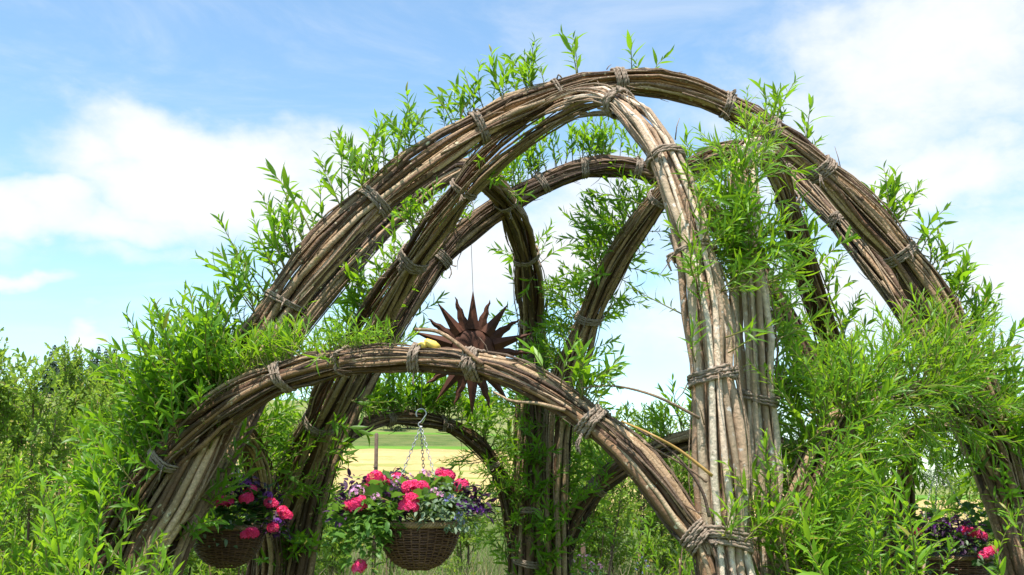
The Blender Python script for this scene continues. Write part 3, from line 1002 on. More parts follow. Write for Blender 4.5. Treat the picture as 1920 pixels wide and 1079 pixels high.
# ------------------------------------------------------------------ rusty sun ornament
def build_sun_ornament():
    i = H4.near(880, 428)
    Y = H4.C[i][1] - .02
    c = at(886, 660, Y)
    top = Vector(H4.C[i]); top.x = c.x - .02; top.z -= .03
    k = Y / F
    root = empty('metal_sun', c)
    tag(root, 'rusty brown metal sun with pointed and wavy rays hanging by a wire', 'sun ornament')
    root.rotation_euler = (0, 0, .12)
    Rd = 48 * k
    mb = MB()                                  # domed face, a real plate with thickness
    rings, seg = 7, 40
    V = [(0, -.042, 0)]; fs = []
    for r in range(1, rings + 1):
        q = r / rings
        for j in range(seg):
            a = j / seg * 6.2832
            y = -.030 * math.sqrt(max(0, 1 - q * q)) - .012
            V.append((Rd * .86 * q * math.cos(a), y, Rd * .86 * q * math.sin(a)))
    for j in range(seg): fs.append((0, 1 + (j + 1) % seg, 1 + j))
    for r in range(rings - 1):
        for j in range(seg):
            a = 1 + r * seg + j; b = 1 + r * seg + (j + 1) % seg
            fs.append((a, b, b + seg, a + seg))
    mb.add(V, fs)
    link('face', mb.mesh('sun_face', M_RUST), root)
    mb = MB(); V = []; fs = []                 # flat collar ring behind the face
    for y in (-.006, .006):
        for rr in (Rd * .5, Rd * 1.06):
            for j in range(seg):
                a = j / seg * 6.2832
                V.append((rr * math.cos(a), y, rr * math.sin(a)))
    for j in range(seg):
        k2 = (j + 1) % seg
        fs += [(j, k2, seg + k2, seg + j), (2 * seg + j, 3 * seg + j, 3 * seg + k2, 2 * seg + k2), (seg + j, seg + k2, 3 * seg + k2, 3 * seg + j)]
    mb.add(V, fs)
    link('collar', mb.mesh('sun_collar', M_RUST, False), root)
    n = 20
    for j in range(n):
        a = math.pi / 2 - j * 2 * math.pi / n
        straight = j % 2 == 0
        L = (118 if straight else 109) * k
        L *= 1 + .03 * math.sin(j * 5.1)
        w = .185 * Rd * (1.25 if straight else 1.1) * 1.15
        m = 11
        r0 = Rd * .88
        V = []; fs = []
        for i_ in range(m):
            t = i_ / (m - 1)
            r = r0 + (L - r0) * t
            hw = w * (1 - t) ** (1.0 if straight else .85) + .0012
            off = 0.0 if straight else .0055 * math.sin(t * 19) * (t ** .5)
            ridge = (-.028 * (1 - t) if straight else -.006)
            for (lat, y) in ((-hw, .004), (0, ridge), (hw, .004), (0, .008)):
                la = lat + off
                V.append((r * math.cos(a) - la * math.sin(a), y - (.006 if straight else -.002), r * math.sin(a) + la * math.cos(a)))
        for i_ in range(m - 1):
            for q in range(4):
                fs.append((i_ * 4 + q, i_ * 4 + (q + 1) % 4, (i_ + 1) * 4 + (q + 1) % 4, (i_ + 1) * 4 + q))
        fs.append((0, 3, 2, 1))
        fs.append(tuple((m - 1) * 4 + q for q in range(4)))
        mb = MB(); mb.add(V, fs)
        link('ray', mb.mesh('sun_ray', M_RUST, False), root)
    mb = MB()
    p0 = Vector((0, 0, 116 * k))
    p1 = root.rotation_euler.to_matrix().inverted() @ (top - c)
    mb.tube(np.array([p0, (p0 + p1) / 2, p1]), .0018, 5)
    link('wire', mb.mesh('hanging_wire', M_WIRE), root)


build_sun_ornament()


# ------------------------------------------------------------------ hanging baskets and their plants
def flower_head_mesh(R, rg, mat, n=34, petals=5):
    mb = MB()
    for i in range(n):
        z = 1 - 1.45 * (i + .5) / n
        a = i * 2.39996
        r = math.sqrt(max(0, 1 - z * z))
        o = np.array([r * math.cos(a), r * math.sin(a), z * .8])
        o += np.array([rg.gauss(0, .08) for _ in range(3)])
        nrm = o / np.linalg.norm(o)
        c = o * R * .8
        ref = np.array([0, 0, 1.]) if abs(nrm[2]) < .9 else np.array([1., 0, 0])
        x = np.cross(nrm, ref); x /= np.linalg.norm(x); y = np.cross(nrm, x)
        pr = R * rg.uniform(.34, .46); spin = rg.uniform(0, 6)
        tone = rg.random()
        for p in range(petals):
            b = spin + p * 6.2832 / petals
            d = x * math.cos(b) + y * math.sin(b)
            e = -x * math.sin(b) + y * math.cos(b)
            V = [c, c + d * pr * .6 + e * pr * .36 + nrm * pr * .25, c + d * pr * 1.0 + nrm * pr * rg.uniform(.05, .3), c + d * pr * .6 - e * pr * .36 + nrm * pr * .25]
            mb.add(V, [(0, 3, 2, 1)], tone)
    return mb.mesh('flower_head', mat, False)


def round_leaf(mb, p, d, up, size, attr, lobes=7):
    d = d / np.linalg.norm(d); x = np.cross(d, up); x /= np.linalg.norm(x) + 1e-9; z = np.cross(x, d)
    V = [p]; n = lobes * 2
    for i in range(n + 1):
        a = -2.5 + 5.0 * i / n
        r = size * .5 * (1 + .10 * (1 if i % 2 else -1))
        q = p + d * (size * .42 + r * math.cos(a)) + x * r * math.sin(a) + z * (.12 * size * math.cos(2 * a))
        V.append(q)
    mb.add(np.array(V), [(0, i + 1, i + 2) for i in range(n)], attr)


def foliage_dome(c, rx, rz, n, rg, size, mat, kind='round', zmin=-.3, name='foliage', side=None, arc=6.2832, a0=0.0):
    mb = MB()
    for i in range(n):
        a = a0 + rg.random() * arc
        z = rg.uniform(zmin, 1)
        q = math.sqrt(max(0, 1 - max(z, 0) ** 2))
        sh = rg.uniform(.55, 1.08)
        o = np.array([q * math.cos(a) * rx, q * math.sin(a) * rx, z * rz]) * sh
        p = np.array(c) + o
        d = np.array([math.cos(a), math.sin(a), rg.uniform(-.7, .8)]) + np.array([rg.gauss(0, .4) for _ in range(3)])
        d /= np.linalg.norm(d)
        up = np.array([rg.gauss(0, .3) + .3 * math.cos(a), rg.gauss(0, .3) + .3 * math.sin(a), 1.])
        s = size * rg.uniform(.65, 1.25)
        if kind == 'round': round_leaf(mb, p, d, up, s, rg.random())
        else:
            V, fs = leaf_geo(s, s * (.42 if kind == 'oval' else .28), rg.uniform(.1, .9), .3, 4, 'oval')
            place_leaf(mb, V, fs, p, d, up, rg.random())
    return mb.mesh(name, mat)


def chain_mesh(p0, p1, link_len=.019, wire=.0016):
    p0, p1 = np.array(p0), np.array(p1)
    D = p1 - p0; L = np.linalg.norm(D); d = D / L
    ref = np.array([1., 0, 0]) if abs(d[0]) < .8 else np.array([0, 1., 0])
    x = np.cross(d, ref); x /= np.linalg.norm(x); y = np.cross(d, x)
    mb = MB(); n = int(L / (link_len * .74))
    for i in range(n):
        c = p0 + d * (i + .5) * L / n
        s = x if i % 2 == 0 else y
        a = np.linspace(0, 6.2832, 11)
        P = c + (np.cos(a) * link_len * .5)[:, None] * d + (np.sin(a) * link_len * .27)[:, None] * s
        mb.tube(P, wire, 4, cap=False)
    return mb.mesh('chain', M_CHAIN)


def build_basket(rim_c, R, hang, label, name='hanging_basket'):
    """woven bowl hung on three chains from an S hook; origin at the bottom of the bowl"""
    H = R * 1.08
    root = empty(name, (rim_c.x, rim_c.y, rim_c.z - H))
    tag(root, label, 'hanging basket', 'wicker hanging baskets under the low arches')
    rg = random.Random(int(abs(rim_c.x) * 1000))
    prof = lambda t: R * (math.sqrt(max(0., 1 - (1 - min(t, 1)) ** 2)) ** .85 * .95 + .05 * t)
    rows, stakes = 26, 30
    mb = MB()
    for j in range(rows):
        t = (j + .6) / rows
        n = stakes * 4
        a = np.linspace(0, 6.2832, n + 1)
        ph = 0 if j % 2 == 0 else math.pi
        r = prof(t) + .0042 * np.sin(a * stakes / 2 + ph) + .0008 * np.sin(a * 7 + j)
        z = H * t + .0012 * np.sin(a * 3 + j * 1.7)
        mb.tube(np.stack([r * np.cos(a), r * np.sin(a), z], 1), H / rows * .44, 4, cap=False)
    o = link('weave', mb.mesh('basket_weave', M_WICK), root); o['kind'] = 'stuff'
    mb = MB()
    for s in range(stakes):
        a = s / stakes * 6.2832
        tt = np.linspace(.06, 1.02, 9)
        mb.tube(np.array([((prof(t) - .001) * math.cos(a), (prof(t) - .001) * math.sin(a), H * t) for t in tt]), .0036, 5)
    o = link('stakes', mb.mesh('basket_stakes', M_WICK), root); o['kind'] = 'stuff'
    mb = MB()
    seg = 32; V = [(0, 0, .012)]; fs = []
    for i in range(1, 9):
        t = i / 8
        for j in range(seg):
            a = j / seg * 6.2832
            V.append(((prof(t) - .006) * math.cos(a), (prof(t) - .006) * math.sin(a), H * t * .985 + .004))
    for j in range(seg): fs.append((0, 1 + j, 1 + (j + 1) % seg))
    for i in range(7):
        for j in range(seg):
            q = 1 + i * seg + j; w = 1 + i * seg + (j + 1) % seg
            fs.append((q, w, w + seg, q + seg))
    fs.append(tuple(1 + 7 * seg + j for j in range(seg)))
    mb.add(V, fs)
    link('liner', mb.mesh('basket_liner', M_LINER), root)
    mb = MB()
    for s in range(4):
        a = np.linspace(0, 6.2832, 121)
        q = a * 22 + s * math.pi / 2
        r = prof(1) + .004 + .007 * np.cos(q)
        z = H + .009 * np.sin(q) + .004
        mb.tube(np.stack([r * np.cos(a), r * np.sin(a), z], 1), .0052, 5, cap=False)
    link('rim', mb.mesh('basket_rim', M_RIM), root)
    ring = np.array([0, 0, H + hang])
    for s in range(3):
        a = 1.45 + s * 2.094
        link('chain', chain_mesh((prof(1) * .95 * math.cos(a), prof(1) * .95 * math.sin(a), H), ring), root)
    mb = MB()
    a = np.linspace(-2.6, 1.9, 18)
    top = [(.020 * math.cos(x + 1.2) - .0, 0, .050 + .020 * math.sin(x + 1.2)) for x in np.linspace(2.6, -1.4, 14)]
    bot = [(.010 * math.cos(x), 0, .008 + .010 * math.sin(x)) for x in np.linspace(1.6, 5.4, 10)]
    P = np.array(top + bot) + ring
    mb.tube(catmull(P, 40), .0026, 6)
    link('hook', mb.mesh('hook', M_CHAIN), root)
    return root, H, ring


HEADS = [flower_head_mesh(.040, random.Random(k), M_PETAL_R, 34) for k in range(4)]
HEADS_P = [flower_head_mesh(.024, random.Random(40 + k), M_PETAL_P, 7) for k in range(3)]
HEADS_V = [flower_head_mesh(.030, random.Random(60 + k), M_PETAL_V, 14) for k in range(3)]
HEADS_B = [flower_head_mesh(.015, random.Random(80 + k), M_PETAL_B, 8) for k in range(2)]


def plant(name, label, base, heads, head_meshes, scale, leafmesh, cat='plant', group=None, stalk=True, stem_mat=None):
    """base: world point in the soil; heads: world points of the flower heads"""
    root = empty(name, base)
    tag(root, label, cat, group)
    if leafmesh is not None:
        for lm in (leafmesh if isinstance(leafmesh, list) else [leafmesh]):
            o = link('leaves', lm, root); o['kind'] = 'stuff'
    rg = random.Random(int(base.x * 997) + len(heads))
    b = np.array(base)
    for hp in heads:
        hp = np.array(hp)
        d = hp - b
        if stalk:
            mb = MB()
            mid = d * .5 + np.array([rg.uniform(-.03, .03), rg.uniform(-.03, .03), .03])
            mb.tube(catmull(np.array([[0, 0, 0.], mid, d]), 9), .0022, 5)
            link('stalk', mb.mesh('stalk', stem_mat or M_STEM), root)
        q = Quaternion((0, 0, 1), rg.uniform(0, 6.28)) @ Quaternion((1, 0, 0), rg.uniform(-.4, .4))
        s = scale * rg.uniform(.85, 1.12)
        link('flower_head', rg.choice(head_meshes), root, Matrix.LocRotScale(Vector(d), q, Vector((s, s, s))))
    return root


def basket_one():
    i = L1.near(787, 672)
    Y = float(L1.C[i][1])
    rim = at(786, 985, Y); R = 74 * Y / F
    hang = at(786, 800, Y).z - rim.z
    root, H, ring = build_basket(rim, R, hang, 'big woven basket of red and purple flowers at centre, lit by sun')
    mb = MB()                                  # wire from the hook to the arch
    top = np.array([0, 0, L1.C[i][2] - L1.R[i] * .6 - root.location.z])
    p = ring + np.array([0, 0, .068])
    mb.tube(np.array([p, (p + top) / 2, top]), .0016, 5)
    link('wire', mb.mesh('hanging_wire', M_WIRE), root)
    k = Y / F
    soil = Vector((rim.x, rim.y, rim.z))
    W = lambda x, y, dy: at(x, y, Y + dy)
    rg = random.Random(5)
    red = [W(703, 897, -.06), W(718, 905, -.03), W(745, 897, .1), W(668, 948, -.16), W(680, 944, -.13), W(655, 950, -.1), W(778, 912, -.14), W(790, 915, -.12), W(766, 914, -.16),
           W(770, 938, -.2), W(772, 950, -.22), W(758, 950, -.2), W(828, 888, .06), W(840, 893, .04), W(864, 912, -.04), W(688, 920, -.06), W(828, 903, .0)]
    lm = [foliage_dome((-.02, .0, .07), .20, .13, 190, random.Random(11), .055, M_LEAF_G),
          foliage_dome((-.20, -.06, .0), .13, .12, 110, random.Random(12), .048, M_LEAF_G)]
    plant('geranium', 'red geranium blooming in the big sunlit centre basket', soil, red, HEADS, .8, lm, 'flower', 'red geraniums in the baskets')
    purple = [W(672, 916, -.05), W(650, 935, -.05), W(735, 908, .0), W(735, 935, -.12), W(645, 960, -.08), W(745, 948, -.12), W(868, 930, -.06), W(880, 938, -.05)]
    lm = []
    for (x, y, dy, r, n) in ((668, 918, -.05, .075, 70), (650, 955, -.1, .07, 60), (738, 905, .02, .06, 50), (738, 942, -.13, .075, 60), (866, 925, -.05, .07, 60), (893, 945, -.04, .07, 60), (650, 962, -.07, .04, 20)):
        c = W(x, y, dy) - soil
        lm.append(foliage_dome(c, r * .8, r * .8, int(n * 1.6), random.Random(int(x)), .034, M_LEAF_P, 'oval', -1))
    plant('coleus', 'near-black purple leafy plant in the big centre basket', soil, [W(878, 950, -.1), W(895, 955, -.08), W(868, 948, -.12), W(905, 962, -.04), W(885, 962, -.1)], HEADS_V, .75, lm, 'flower')
    lm = [foliage_dome(W(x, y, dy) - soil, r, r * .85, n, random.Random(int(x + y)), .030, M_LEAF_V, 'oval', -1)
          for (x, y, dy, r, n) in ((830, 950, -.17, .08, 110), (860, 962, -.13, .07, 90), (800, 955, -.2, .05, 50), (848, 925, -.1, .06, 60), (855, 985, -.16, .04, 40))]
    plant('trailing_plant', 'grey green trailing plant with tiny blue flowers on right of centre basket', soil,
          [W(856, 973, -.2), W(862, 963, -.18), W(845, 932, -.18), W(853, 938, -.18), W(868, 980, -.17), W(836, 940, -.2)], HEADS_B, .8, lm, 'flower', stalk=False)
    lm = [foliage_dome(W(x, y, dy) - soil, r, r * 1.1, n, random.Random(int(x + y)), .040, M_LEAF_G, 'oval', -1)
          for (x, y, dy, r, n) in ((700, 975, -.18, .06, 60), (690, 1005, -.16, .07, 80), (675, 1030, -.14, .065, 60), (705, 1015, -.2, .045, 40), (725, 975, -.2, .05, 40), (660, 1000, -.1, .07, 60))]
    r_ = plant('trailing_vine', 'light green leafy vine trailing over left side of centre basket', soil, [W(672, 1066, -.17), W(676, 1060, -.15)], HEADS, .72, lm, 'flower')
    plant('petunia', 'pale pink petunia at the back of the centre basket', soil,
          [W(800, 891, -.02), W(744, 908, -.1), W(740, 900, -.1), W(815, 922, -.14), W(827, 930, -.16), W(766, 896, .02), W(795, 888, -.0), W(705, 932, -.2), W(672, 920, -.2), W(665, 925, -.2)], HEADS_P, .9, None, 'flower')


def basket_far(px, py, Y, Rpx, hang_px, label, red, violet, labels, seed, wire_to=None, dark=True):
    rim = at(px, py, Y); R = Rpx * Y / F
    root, H, ring = build_basket(rim, R, hang_px * Y / F, label)
    mb = MB()
    p = ring + np.array([0, 0, .068]); top = np.array([0, 0, wire_to - root.location.z])
    mb.tube(np.array([p, (p + top) / 2, top]), .0016, 5)
    link('wire', mb.mesh('hanging_wire', M_WIRE), root)
    W = lambda x, y, dy: at(x, y, Y + dy)
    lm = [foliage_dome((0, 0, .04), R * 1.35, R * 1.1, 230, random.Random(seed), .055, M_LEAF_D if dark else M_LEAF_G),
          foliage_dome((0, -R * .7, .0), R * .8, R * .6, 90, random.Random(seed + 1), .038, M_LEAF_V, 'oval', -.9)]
    plant('geranium', labels[0], Vector(rim), [W(*h) for h in red], HEADS, .8, lm, 'flower', 'red geraniums in the baskets')
    lm = [foliage_dome(W(x, y, dy) - rim, R * .42, R * .4, 130, random.Random(int(x)), .036, M_LEAF_P, 'oval', -1) for (x, y, dy) in violet]
    plant('coleus', labels[1], Vector(rim), [W(x + 5, y - 6, dy - .06) for (x, y, dy) in violet], HEADS_V, .8, lm, 'flower')


basket_one()
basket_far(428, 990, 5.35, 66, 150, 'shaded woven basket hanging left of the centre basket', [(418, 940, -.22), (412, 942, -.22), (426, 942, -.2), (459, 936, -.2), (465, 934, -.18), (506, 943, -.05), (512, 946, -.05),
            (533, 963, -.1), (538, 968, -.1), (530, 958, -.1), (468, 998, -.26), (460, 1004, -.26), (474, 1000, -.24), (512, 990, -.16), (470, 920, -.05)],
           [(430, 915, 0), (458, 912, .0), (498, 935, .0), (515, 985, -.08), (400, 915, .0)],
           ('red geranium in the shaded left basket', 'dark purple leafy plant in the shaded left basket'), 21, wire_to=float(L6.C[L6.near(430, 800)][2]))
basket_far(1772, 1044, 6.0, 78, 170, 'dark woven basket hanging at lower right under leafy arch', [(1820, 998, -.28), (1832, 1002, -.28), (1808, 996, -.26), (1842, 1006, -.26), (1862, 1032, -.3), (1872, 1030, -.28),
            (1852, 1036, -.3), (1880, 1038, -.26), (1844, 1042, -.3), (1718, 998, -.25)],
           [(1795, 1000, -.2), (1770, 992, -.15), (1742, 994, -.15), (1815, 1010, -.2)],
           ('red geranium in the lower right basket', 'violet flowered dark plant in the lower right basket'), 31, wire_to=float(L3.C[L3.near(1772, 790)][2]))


# ------------------------------------------------------------------ yellow lump on the low arch
def yellow_lump():
    i = L1.near(805, 672)
    Y = float(L1.C[i][1]) - .01
    c = at(803, 646, Y)
    k = Y / F
    root = empty('bracket_fungus', c)
    tag(root, 'small bright yellow lump resting on top of the low front arch', 'fungus')
    rg = random.Random(3)
    for (ox, oz, sx, sz, rot) in ((6, 0, 15, 8, -.35), (-10, -2, 11, 6, .1)):
        mb = MB(); V = []; fs = []
        n = 12
        for q, (rr, zz) in enumerate(((.75, -1), (1.0, -.3), (.95, .45), (.55, 1.0))):
            for j in range(n):
                a = j / n * 6.2832
                w = 1 + .18 * math.sin(a * 3 + q) + rg.uniform(-.08, .08)
                V.append((ox * k + rr * w * sx * k * math.cos(a), rr * w * sx * .8 * k * math.sin(a), oz * k + zz * sz * k + rot * rr * sx * k * math.cos(a)))
        for q in range(3):
            for j in range(n):
                fs.append((q * n + j, q * n + (j + 1) % n, (q + 1) * n + (j + 1) % n, (q + 1) * n + j))
        fs += [tuple(range(n))[::-1], tuple(3 * n + j for j in range(n))]
        mb.add(V, fs)
        link('cap', mb.mesh('fungus_cap', M_FUNG), root)


yellow_lump()


# ------------------------------------------------------------------ shrubs, saplings, trees
def bushy_branch(L, kind, rg, leaf, stem, leaf_len, gap, twigs):
    """a branch with side twigs, all leafy"""
    sm, lm = MB(), MB()
    def take(st, lv, M):
        for mb, me in ((sm, st), (lm, lv)):
            V = np.array([tuple(M @ v.co) for v in me.vertices])
            at_ = np.array([d.value for d in me.attributes['vary'].data])
            n = mb.n
            mb.add(V, [tuple(p.vertices) for p in me.polygons])
            mb.a[-1] = at_
            bpy.data.meshes.remove(me)
    st, lv = make_shoot(L, kind, rg, leaf, stem, leaf_len, gap=gap)
    take(st, lv, Matrix.Identity(4))
    for k in range(twigs):
        u = .12 + .6 * k / twigs
        a = k * 2.4 + rg.uniform(-.3, .3)
        l2 = L * rg.uniform(.3, .55)
        st, lv = make_shoot(l2, kind, rg, leaf, stem, leaf_len, gap=gap)
        d = Vector((math.cos(a), math.sin(a), rg.uniform(.5, 1.1)))
        take(st, lv, Matrix.LocRotScale(Vector((0, .12 * L * u * u, L * u * .95)), d.to_track_quat('Z', 'Y'), None))
    return sm.mesh('branch_stem', stem), lm.mesh('branch_leaves', leaf)


BR = [bushy_branch(.62, 'oval', random.Random(300 + k), M_LEAF_S, M_TWIG, .062, .019, 6) for k in range(4)]
BRW = [make_shoot(.60, 'broad', random.Random(330 + k), M_LEAF_N, M_STEM, leaf_len=.10, gap=.018) for k in range(4)]


def shrub(x, y, h, w, n, label, kinds, seed, name='shrub', group='shrubs growing behind the willow dome', z0=None):
    """woody stems carrying leafy branches; each branch a part with its leaves"""
    rg = random.Random(seed)
    base = Vector((x, y, ground_z(x, y) if z0 is None else z0))
    root = empty(name, base)
    tag(root, label, 'shrub', group)
    stems = []
    ns = max(4, int(w * 5))
    for s in range(ns):
        a = rg.uniform(0, 6.28); rr = w * .5 * math.sqrt(rg.random())
        hh = h * rg.uniform(.68, .88)
        P = np.array([[rr * .35 * math.cos(a), rr * .35 * math.sin(a), -.05], [rr * .7 * math.cos(a), rr * .7 * math.sin(a), hh * .5], [rr * math.cos(a) + rg.uniform(-.08, .08), rr * math.sin(a), hh]])
        C = catmull(P, 10)
        mb = MB(); mb.tube(C, np.linspace(.016, .005, 10), 5)
        link('stem', mb.mesh('stem', M_TWIG), root)
        stems.append(C)
    for k in range(n):
        C = rg.choice(stems)
        u = rg.random() ** .75
        p = np.array([np.interp(u, np.linspace(0, 1, 10), C[:, q]) for q in range(3)])
        o = np.array([rg.gauss(0, 1), rg.gauss(0, 1), 0]); o /= np.linalg.norm(o)
        d = o * (1.1 - .75 * u) + np.array([0, 0, .75 + .4 * u])
        sm, lm = rg.choice(kinds)
        s = rg.uniform(.65, 1.15) * (.75 if u > .9 else 1)
        q = Vector(d).to_track_quat('Z', 'Y') @ Quaternion((0, 0, 1), rg.uniform(0, 6.28))
        b = link('branch', sm, root, Matrix.LocRotScale(Vector(p), q, Vector((s, s, s))))
        link('leaves', lm, b)['kind'] = 'stuff'
    return root


def X(px, Y): return (px - 960) / F * Y * (1 / (math.cos(PITCH) + (HOR - 539.5) / F * math.sin(PITCH)))


# left hedge of young broad-leaved shrubs
for (px, Y, h, w, n, lab) in (
        (-20, 9.4, 3.15, 1.4, 150, 'tall bushy shrub at the far left edge of the hedge'),
        (75, 9.0, 2.95, 1.2, 130, 'shrub with tall pale tips second from the left edge'),
        (165, 9.8, 2.95, 1.3, 120, 'hedge shrub with twin upright tips under the small cloud'),
        (250, 10.6, 2.75, 1.3, 110, 'hedge shrub partly hidden behind left willow foot'),
        (345, 11.2, 2.7, 1.3, 80, 'hedge shrub almost hidden by the left willow leaves')):
    shrub(X(px, Y), Y, h, w, n, lab, BR, int(px) + 900, group='young hedge at left')
# behind the dome
for (px, Y, h, w, n, lab) in (
        (455, 10.8, 2.5, 1.3, 80, 'leafy shrub behind the shaded left basket'),
        (545, 12.2, 2.6, 1.3, 90, 'leafy shrub seen between left basket and centre basket'),
        (625, 13.5, 1.9, 1.0, 60, 'low shrub left of the hay field opening'),
        (1085, 12.5, 2.3, 1.3, 80, 'leafy shrub right beside the dark central pillar'),
        (1165, 13.0, 2.75, 1.3, 95, 'pale tipped shrub seen under the right half of low front arch'),
        (1250, 13.5, 2.85, 1.3, 95, 'pale tipped shrub just left of the bright pillar'),
        (1345, 13.0, 2.6, 1.3, 60, 'shrub behind the bright pillar'),
        (1470, 13.0, 2.4, 1.4, 60, 'shrub behind leafy mass right of bright pillar'),
        (1585, 13.5, 2.2, 1.3, 50, 'shrub behind dark rear right legs'),
        (1840, 11.5, 1.95, .9, 60, 'small bushy shrub above the right basket'),
        (1925, 11.0, 2.2, 1.0, 50, 'shrub at the right edge behind thick willow leg')):
    shrub(X(px, Y), Y, h, w, n, lab, BR, int(px) + 1900)
for (px, Y, h, w, n, lab) in (
        (735, 14.0, 1.95, .5, 34, 'slender young tree beside wooden stake in the hay field opening'),
        (868, 14.0, 1.85, .35, 26, 'narrow dark young tree at right of the hay field opening'),
        (1740, 12.5, 1.6, .7, 34, 'young willow in front of the right hand field')):
    shrub(X(px, Y), Y, h, w, n, lab, BRW if px != 868 else BR, int(px), 'sapling', 'saplings planted beyond the dome')
# young willows growing at the front feet
for (px, Y, h, w, n, lab) in (
        (35, 4.6, 1.6, .7, 70, 'low leafy willow bush in bottom left corner'),
        (130, 4.4, 1.55, .6, 64, 'leafy willow bush left of the left arch foot'),
        (225, 4.1, 1.3, .5, 50, 'willow bush in front of the left arch foot'),
        (365, 4.0, 1.12, .45, 40, 'low willow bush under the shaded left basket'),
        (1580, 3.7, 1.55, .45, 64, 'leafy willow bush at the foot of the bright pillar'),
        (1520, 4.25, 1.95, .5, 80, 'tall leafy willow bush between bright pillar and leafy low arch'),
        (1640, 3.8, 1.32, .4, 36, 'willow bush with long arching leaves at bottom right'),
        (1925, 4.4, 1.45, .35, 24, 'willow bush in bottom right corner'),
        (1235, 7.5, 1.35, .5, 26, 'bright leafy bush under the right end of low front arch')):
    shrub(X(px, Y), Y, h, w, n, lab, BRW, int(px) + 77, 'willow_bush', 'young willows around the dome')


def conifer_mesh(rg):
    mb = MB(); h = 1.0
    for lay in range(16):
        t = lay / 16
        z = .12 + .86 * t
        r = .20 * (1 - t) ** .8 + .012
        nb = 9 if lay < 10 else 6
        for b in range(nb):
            a = b / nb * 6.28 + lay * .7 + rg.uniform(-.2, .2)
            L = r * rg.uniform(.75, 1.2)
            o = np.array([math.cos(a), math.sin(a), 0]); e = np.array([-math.sin(a), math.cos(a), 0])
            p = np.array([0, 0, z])
            V = [p, p + o * L * .5 + e * L * .26 - np.array([0, 0, .02]), p + o * L - np.array([0, 0, .05 * rg.uniform(.6, 1.5)]), p + o * L * .5 - e * L * .26 - np.array([0, 0, .02]), p + o * L * .5 + np.array([0, 0, .012])]
            mb.add(V, [(0, 1, 4), (1, 2, 4), (2, 3, 4), (3, 0, 4)], rg.random())
    return mb.mesh('conifer_crown', M_CONIF, False)


def trunk_mesh(h, r):
    mb = MB(); mb.tube(np.array([[0, 0, -.03 * h], [.004, 0, h * .4], [0, .004, h * .95]]), [r, r * .7, r * .15], 6)
    return mb.mesh('trunk', M_WOOD)


def crown_mesh(rg):
    mb = MB()
    cl = [(rg.gauss(0, .16), rg.gauss(0, .16), rg.uniform(.08, .88)) for _ in range(34)]
    for (cx, cy, cz) in cl:
        for _ in range(34):
            o = np.array([rg.gauss(0, .075), rg.gauss(0, .075), rg.gauss(0, .06)])
            d = np.array([rg.gauss(0, 1), rg.gauss(0, 1), rg.gauss(0, .6)]); up = np.array([rg.gauss(0, .5), rg.gauss(0, .5), 1.])
            V, fs = leaf_geo(.06, .045, .3, .2, 2)
            place_leaf(mb, V, fs, np.array([cx, cy, cz]) + o, d, up, rg.random())
    return mb.mesh('tree_crown', M_TREE)


CON = [conifer_mesh(random.Random(500 + k)) for k in range(3)]
CRO = [crown_mesh(random.Random(520 + k)) for k in range(3)]
TRK_C = trunk_mesh(1, .016)
TRK_D = trunk_mesh(.7, .022)


def tree(px, Y, h, conif, label, rg, group, name):
    x = (px - 960) / F * Y
    root = empty(name, (x, Y, ground_z(x, Y)))
    tag(root, label, 'tree', group)
    root.scale = (h * (1.0 if conif else 1.1), h * (1.0 if conif else 1.1), h)
    root.rotation_euler = (0, 0, rg.uniform(0, 6.28))
    link('trunk', TRK_C if conif else TRK_D, root)
    link('crown', rg.choice(CON if conif else CRO), root)


rg = random.Random(77)
for k in range(18):
    px = 85 + k * 13 + rg.uniform(-6, 6)
    tree(px, rg.uniform(176, 208), rg.uniform(8.5, 10.5), True, 'dark spruce in the far forest edge on left horizon', rg, 'spruces of the far forest edge', 'spruce_tree')
for (px, Y, h, lab) in ((735, 152, 5.5, 'round dark hedge tree beyond green field, left in the opening'), (765, 155, 5.0, 'small round hedge tree beyond the green field behind the basket hook'),
                        (700, 158, 6.5, 'light hedge tree beyond green field at left of opening'), (815, 170, 6.0, 'far hedge tree beyond green field, middle of opening'),
                        (860, 172, 5.5, 'far hedge tree beyond green field at right of the hook'), (905, 168, 6.0, 'far hedge tree at right end of the field opening'),
                        (655, 165, 7.0, 'far hedge tree just behind left end of rear low arch')):
    tree(px, Y, h, False, lab, rg, 'hedge trees beyond the green field', 'hedge_tree')
for k in range(9):
    px = 1690 + k * 21 + rg.uniform(-5, 5)
    tree(px, rg.uniform(190, 230), rg.uniform(3.0, 5.0), False, 'tiny tree of the hedge line at far right field edge', rg, 'hedge line at the far right field edge', 'hedge_tree')


# wooden stakes, petunia beside one
def stake(px, py_top, Y, r, label):
    p = at(px, py_top, Y)
    gz = ground_z(p.x, Y)
    root = empty('wooden_stake', (p.x, Y, gz))
    tag(root, label, 'stake', 'wooden stakes')
    h = p.z - gz
    mb = MB(); mb.tube(np.array([[0, 0, -.1], [.01, 0, h * .5], [0, 0, h - .02], [0, 0, h]]), [r, r * .95, r * .9, r * .6], 9)
    link('post', mb.mesh('stake', M_WOOD), root)
    mb = MB()
    a = np.linspace(0, 12.566, 50)
    mb.tube(np.stack([r * 1.1 * np.cos(a), r * 1.1 * np.sin(a), h * .8 + a * .003], 1), .004, 4)
    link('tie', mb.mesh('stake_tie', M_ROPE), root)


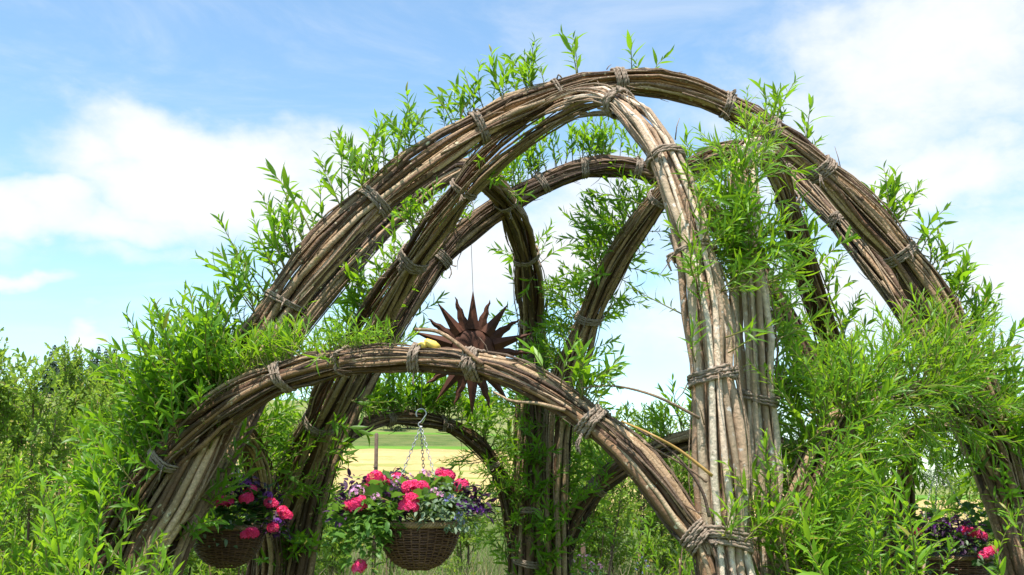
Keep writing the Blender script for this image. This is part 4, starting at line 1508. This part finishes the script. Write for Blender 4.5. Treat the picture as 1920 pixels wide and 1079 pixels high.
stake(1093, 1018, 8.6, .022, 'short dark stake standing among pink petunias near the bottom')
stake(706, 812, 14.2, .028, 'thin grey stake standing in the hay field opening')
bp = at(1096, 1079, 8.5)
plant('petunia', 'small pink petunia plant blooming beside the short dark stake', Vector((bp.x, 8.5, bp.z - .1)),
      [at(x, y, 8.45) for (x, y) in ((1073, 1053), (1087, 1044), (1102, 1044), (1054, 1062), (1125, 1062), (1108, 1070), (1110, 1058))], HEADS_P, 1.1,
      [foliage_dome((0, 0, .06), .17, .12, 110, random.Random(9), .05, M_LEAF_G, 'oval', -.5), foliage_dome((.02, 0, -.15), .2, .25, 140, random.Random(19), .06, M_LEAF_G, 'oval', -.9)], 'flower')
bp = at(1205, 1070, 9.5)
plant('lavender', 'hazy mauve flower spikes in meadow under the low arch', Vector((bp.x, 9.5, 0)),
      [at(1205 + dx, 1050 + dy, 9.5 + .1 * (dx % 3)) for dx, dy in ((-8, 6), (0, -4), (6, 2), (-3, 14), (4, 16), (10, 12), (-12, 18), (1, 24))], HEADS_B, 1.0, None, 'flower')


# ------------------------------------------------------------------ meadow grass
def grass(name, n, yr, pr, h, mat, seed, clump=False):
    rg = np.random.default_rng(seed)
    mb_v = []; fs = []; at_ = []
    Y = yr[0] + (yr[1] - yr[0]) * rg.random(n)
    px = pr[0] + (pr[1] - pr[0]) * rg.random(n)
    x = (px - 960) / F * Y
    if clump:
        x += .12 * np.sin(Y * 9) + .1 * np.sin(x * 23)
    hh = h[0] + (h[1] - h[0]) * rg.random(n)
    a = rg.random(n) * 6.283
    lean = rg.normal(0, .28, (n, 2))
    w = .004 + .004 * rg.random(n)
    ex, ey = np.cos(a), np.sin(a)
    gz = np.array([ground_z(x[i], Y[i]) for i in range(n)])
    z0 = np.stack([x, Y, gz - .02], 1)
    e = np.stack([ex * w, ey * w, 0 * w], 1)
    mid = z0 + np.stack([lean[:, 0] * hh * .3, lean[:, 1] * hh * .3, hh * .55], 1)
    tip = z0 + np.stack([lean[:, 0] * hh, lean[:, 1] * hh, hh * .95], 1)
    V = np.stack([z0 - e, z0 + e, mid + e * .8, mid - e * .8, tip], 1).reshape(-1, 3)
    F_ = []
    for i in range(n):
        b = i * 5
        F_ += [(b, b + 1, b + 2, b + 3), (b + 3, b + 2, b + 4)]
    me = bpy.data.meshes.new(name)
    me.from_pydata(V.tolist(), [], F_)
    me.materials.append(mat)
    t = me.attributes.new('vary', 'FLOAT', 'POINT')
    t.data.foreach_set('value', np.repeat(rg.random(n), 5).astype(np.float32))
    o = link(name, me)
    o['kind'] = 'stuff'
    return o


tag(grass('meadow_grass', 42000, (6.5, 30), (-60, 1980), (.35, .85), M_GRASS, 1), 'green meadow grass around and beyond the willow dome', 'grass')
tag(grass('dry_grass', 9000, (9, 22), (480, 1960), (.5, .95), M_DRY, 2, True), 'dry straw coloured meadow grass beyond the willow dome', 'grass')
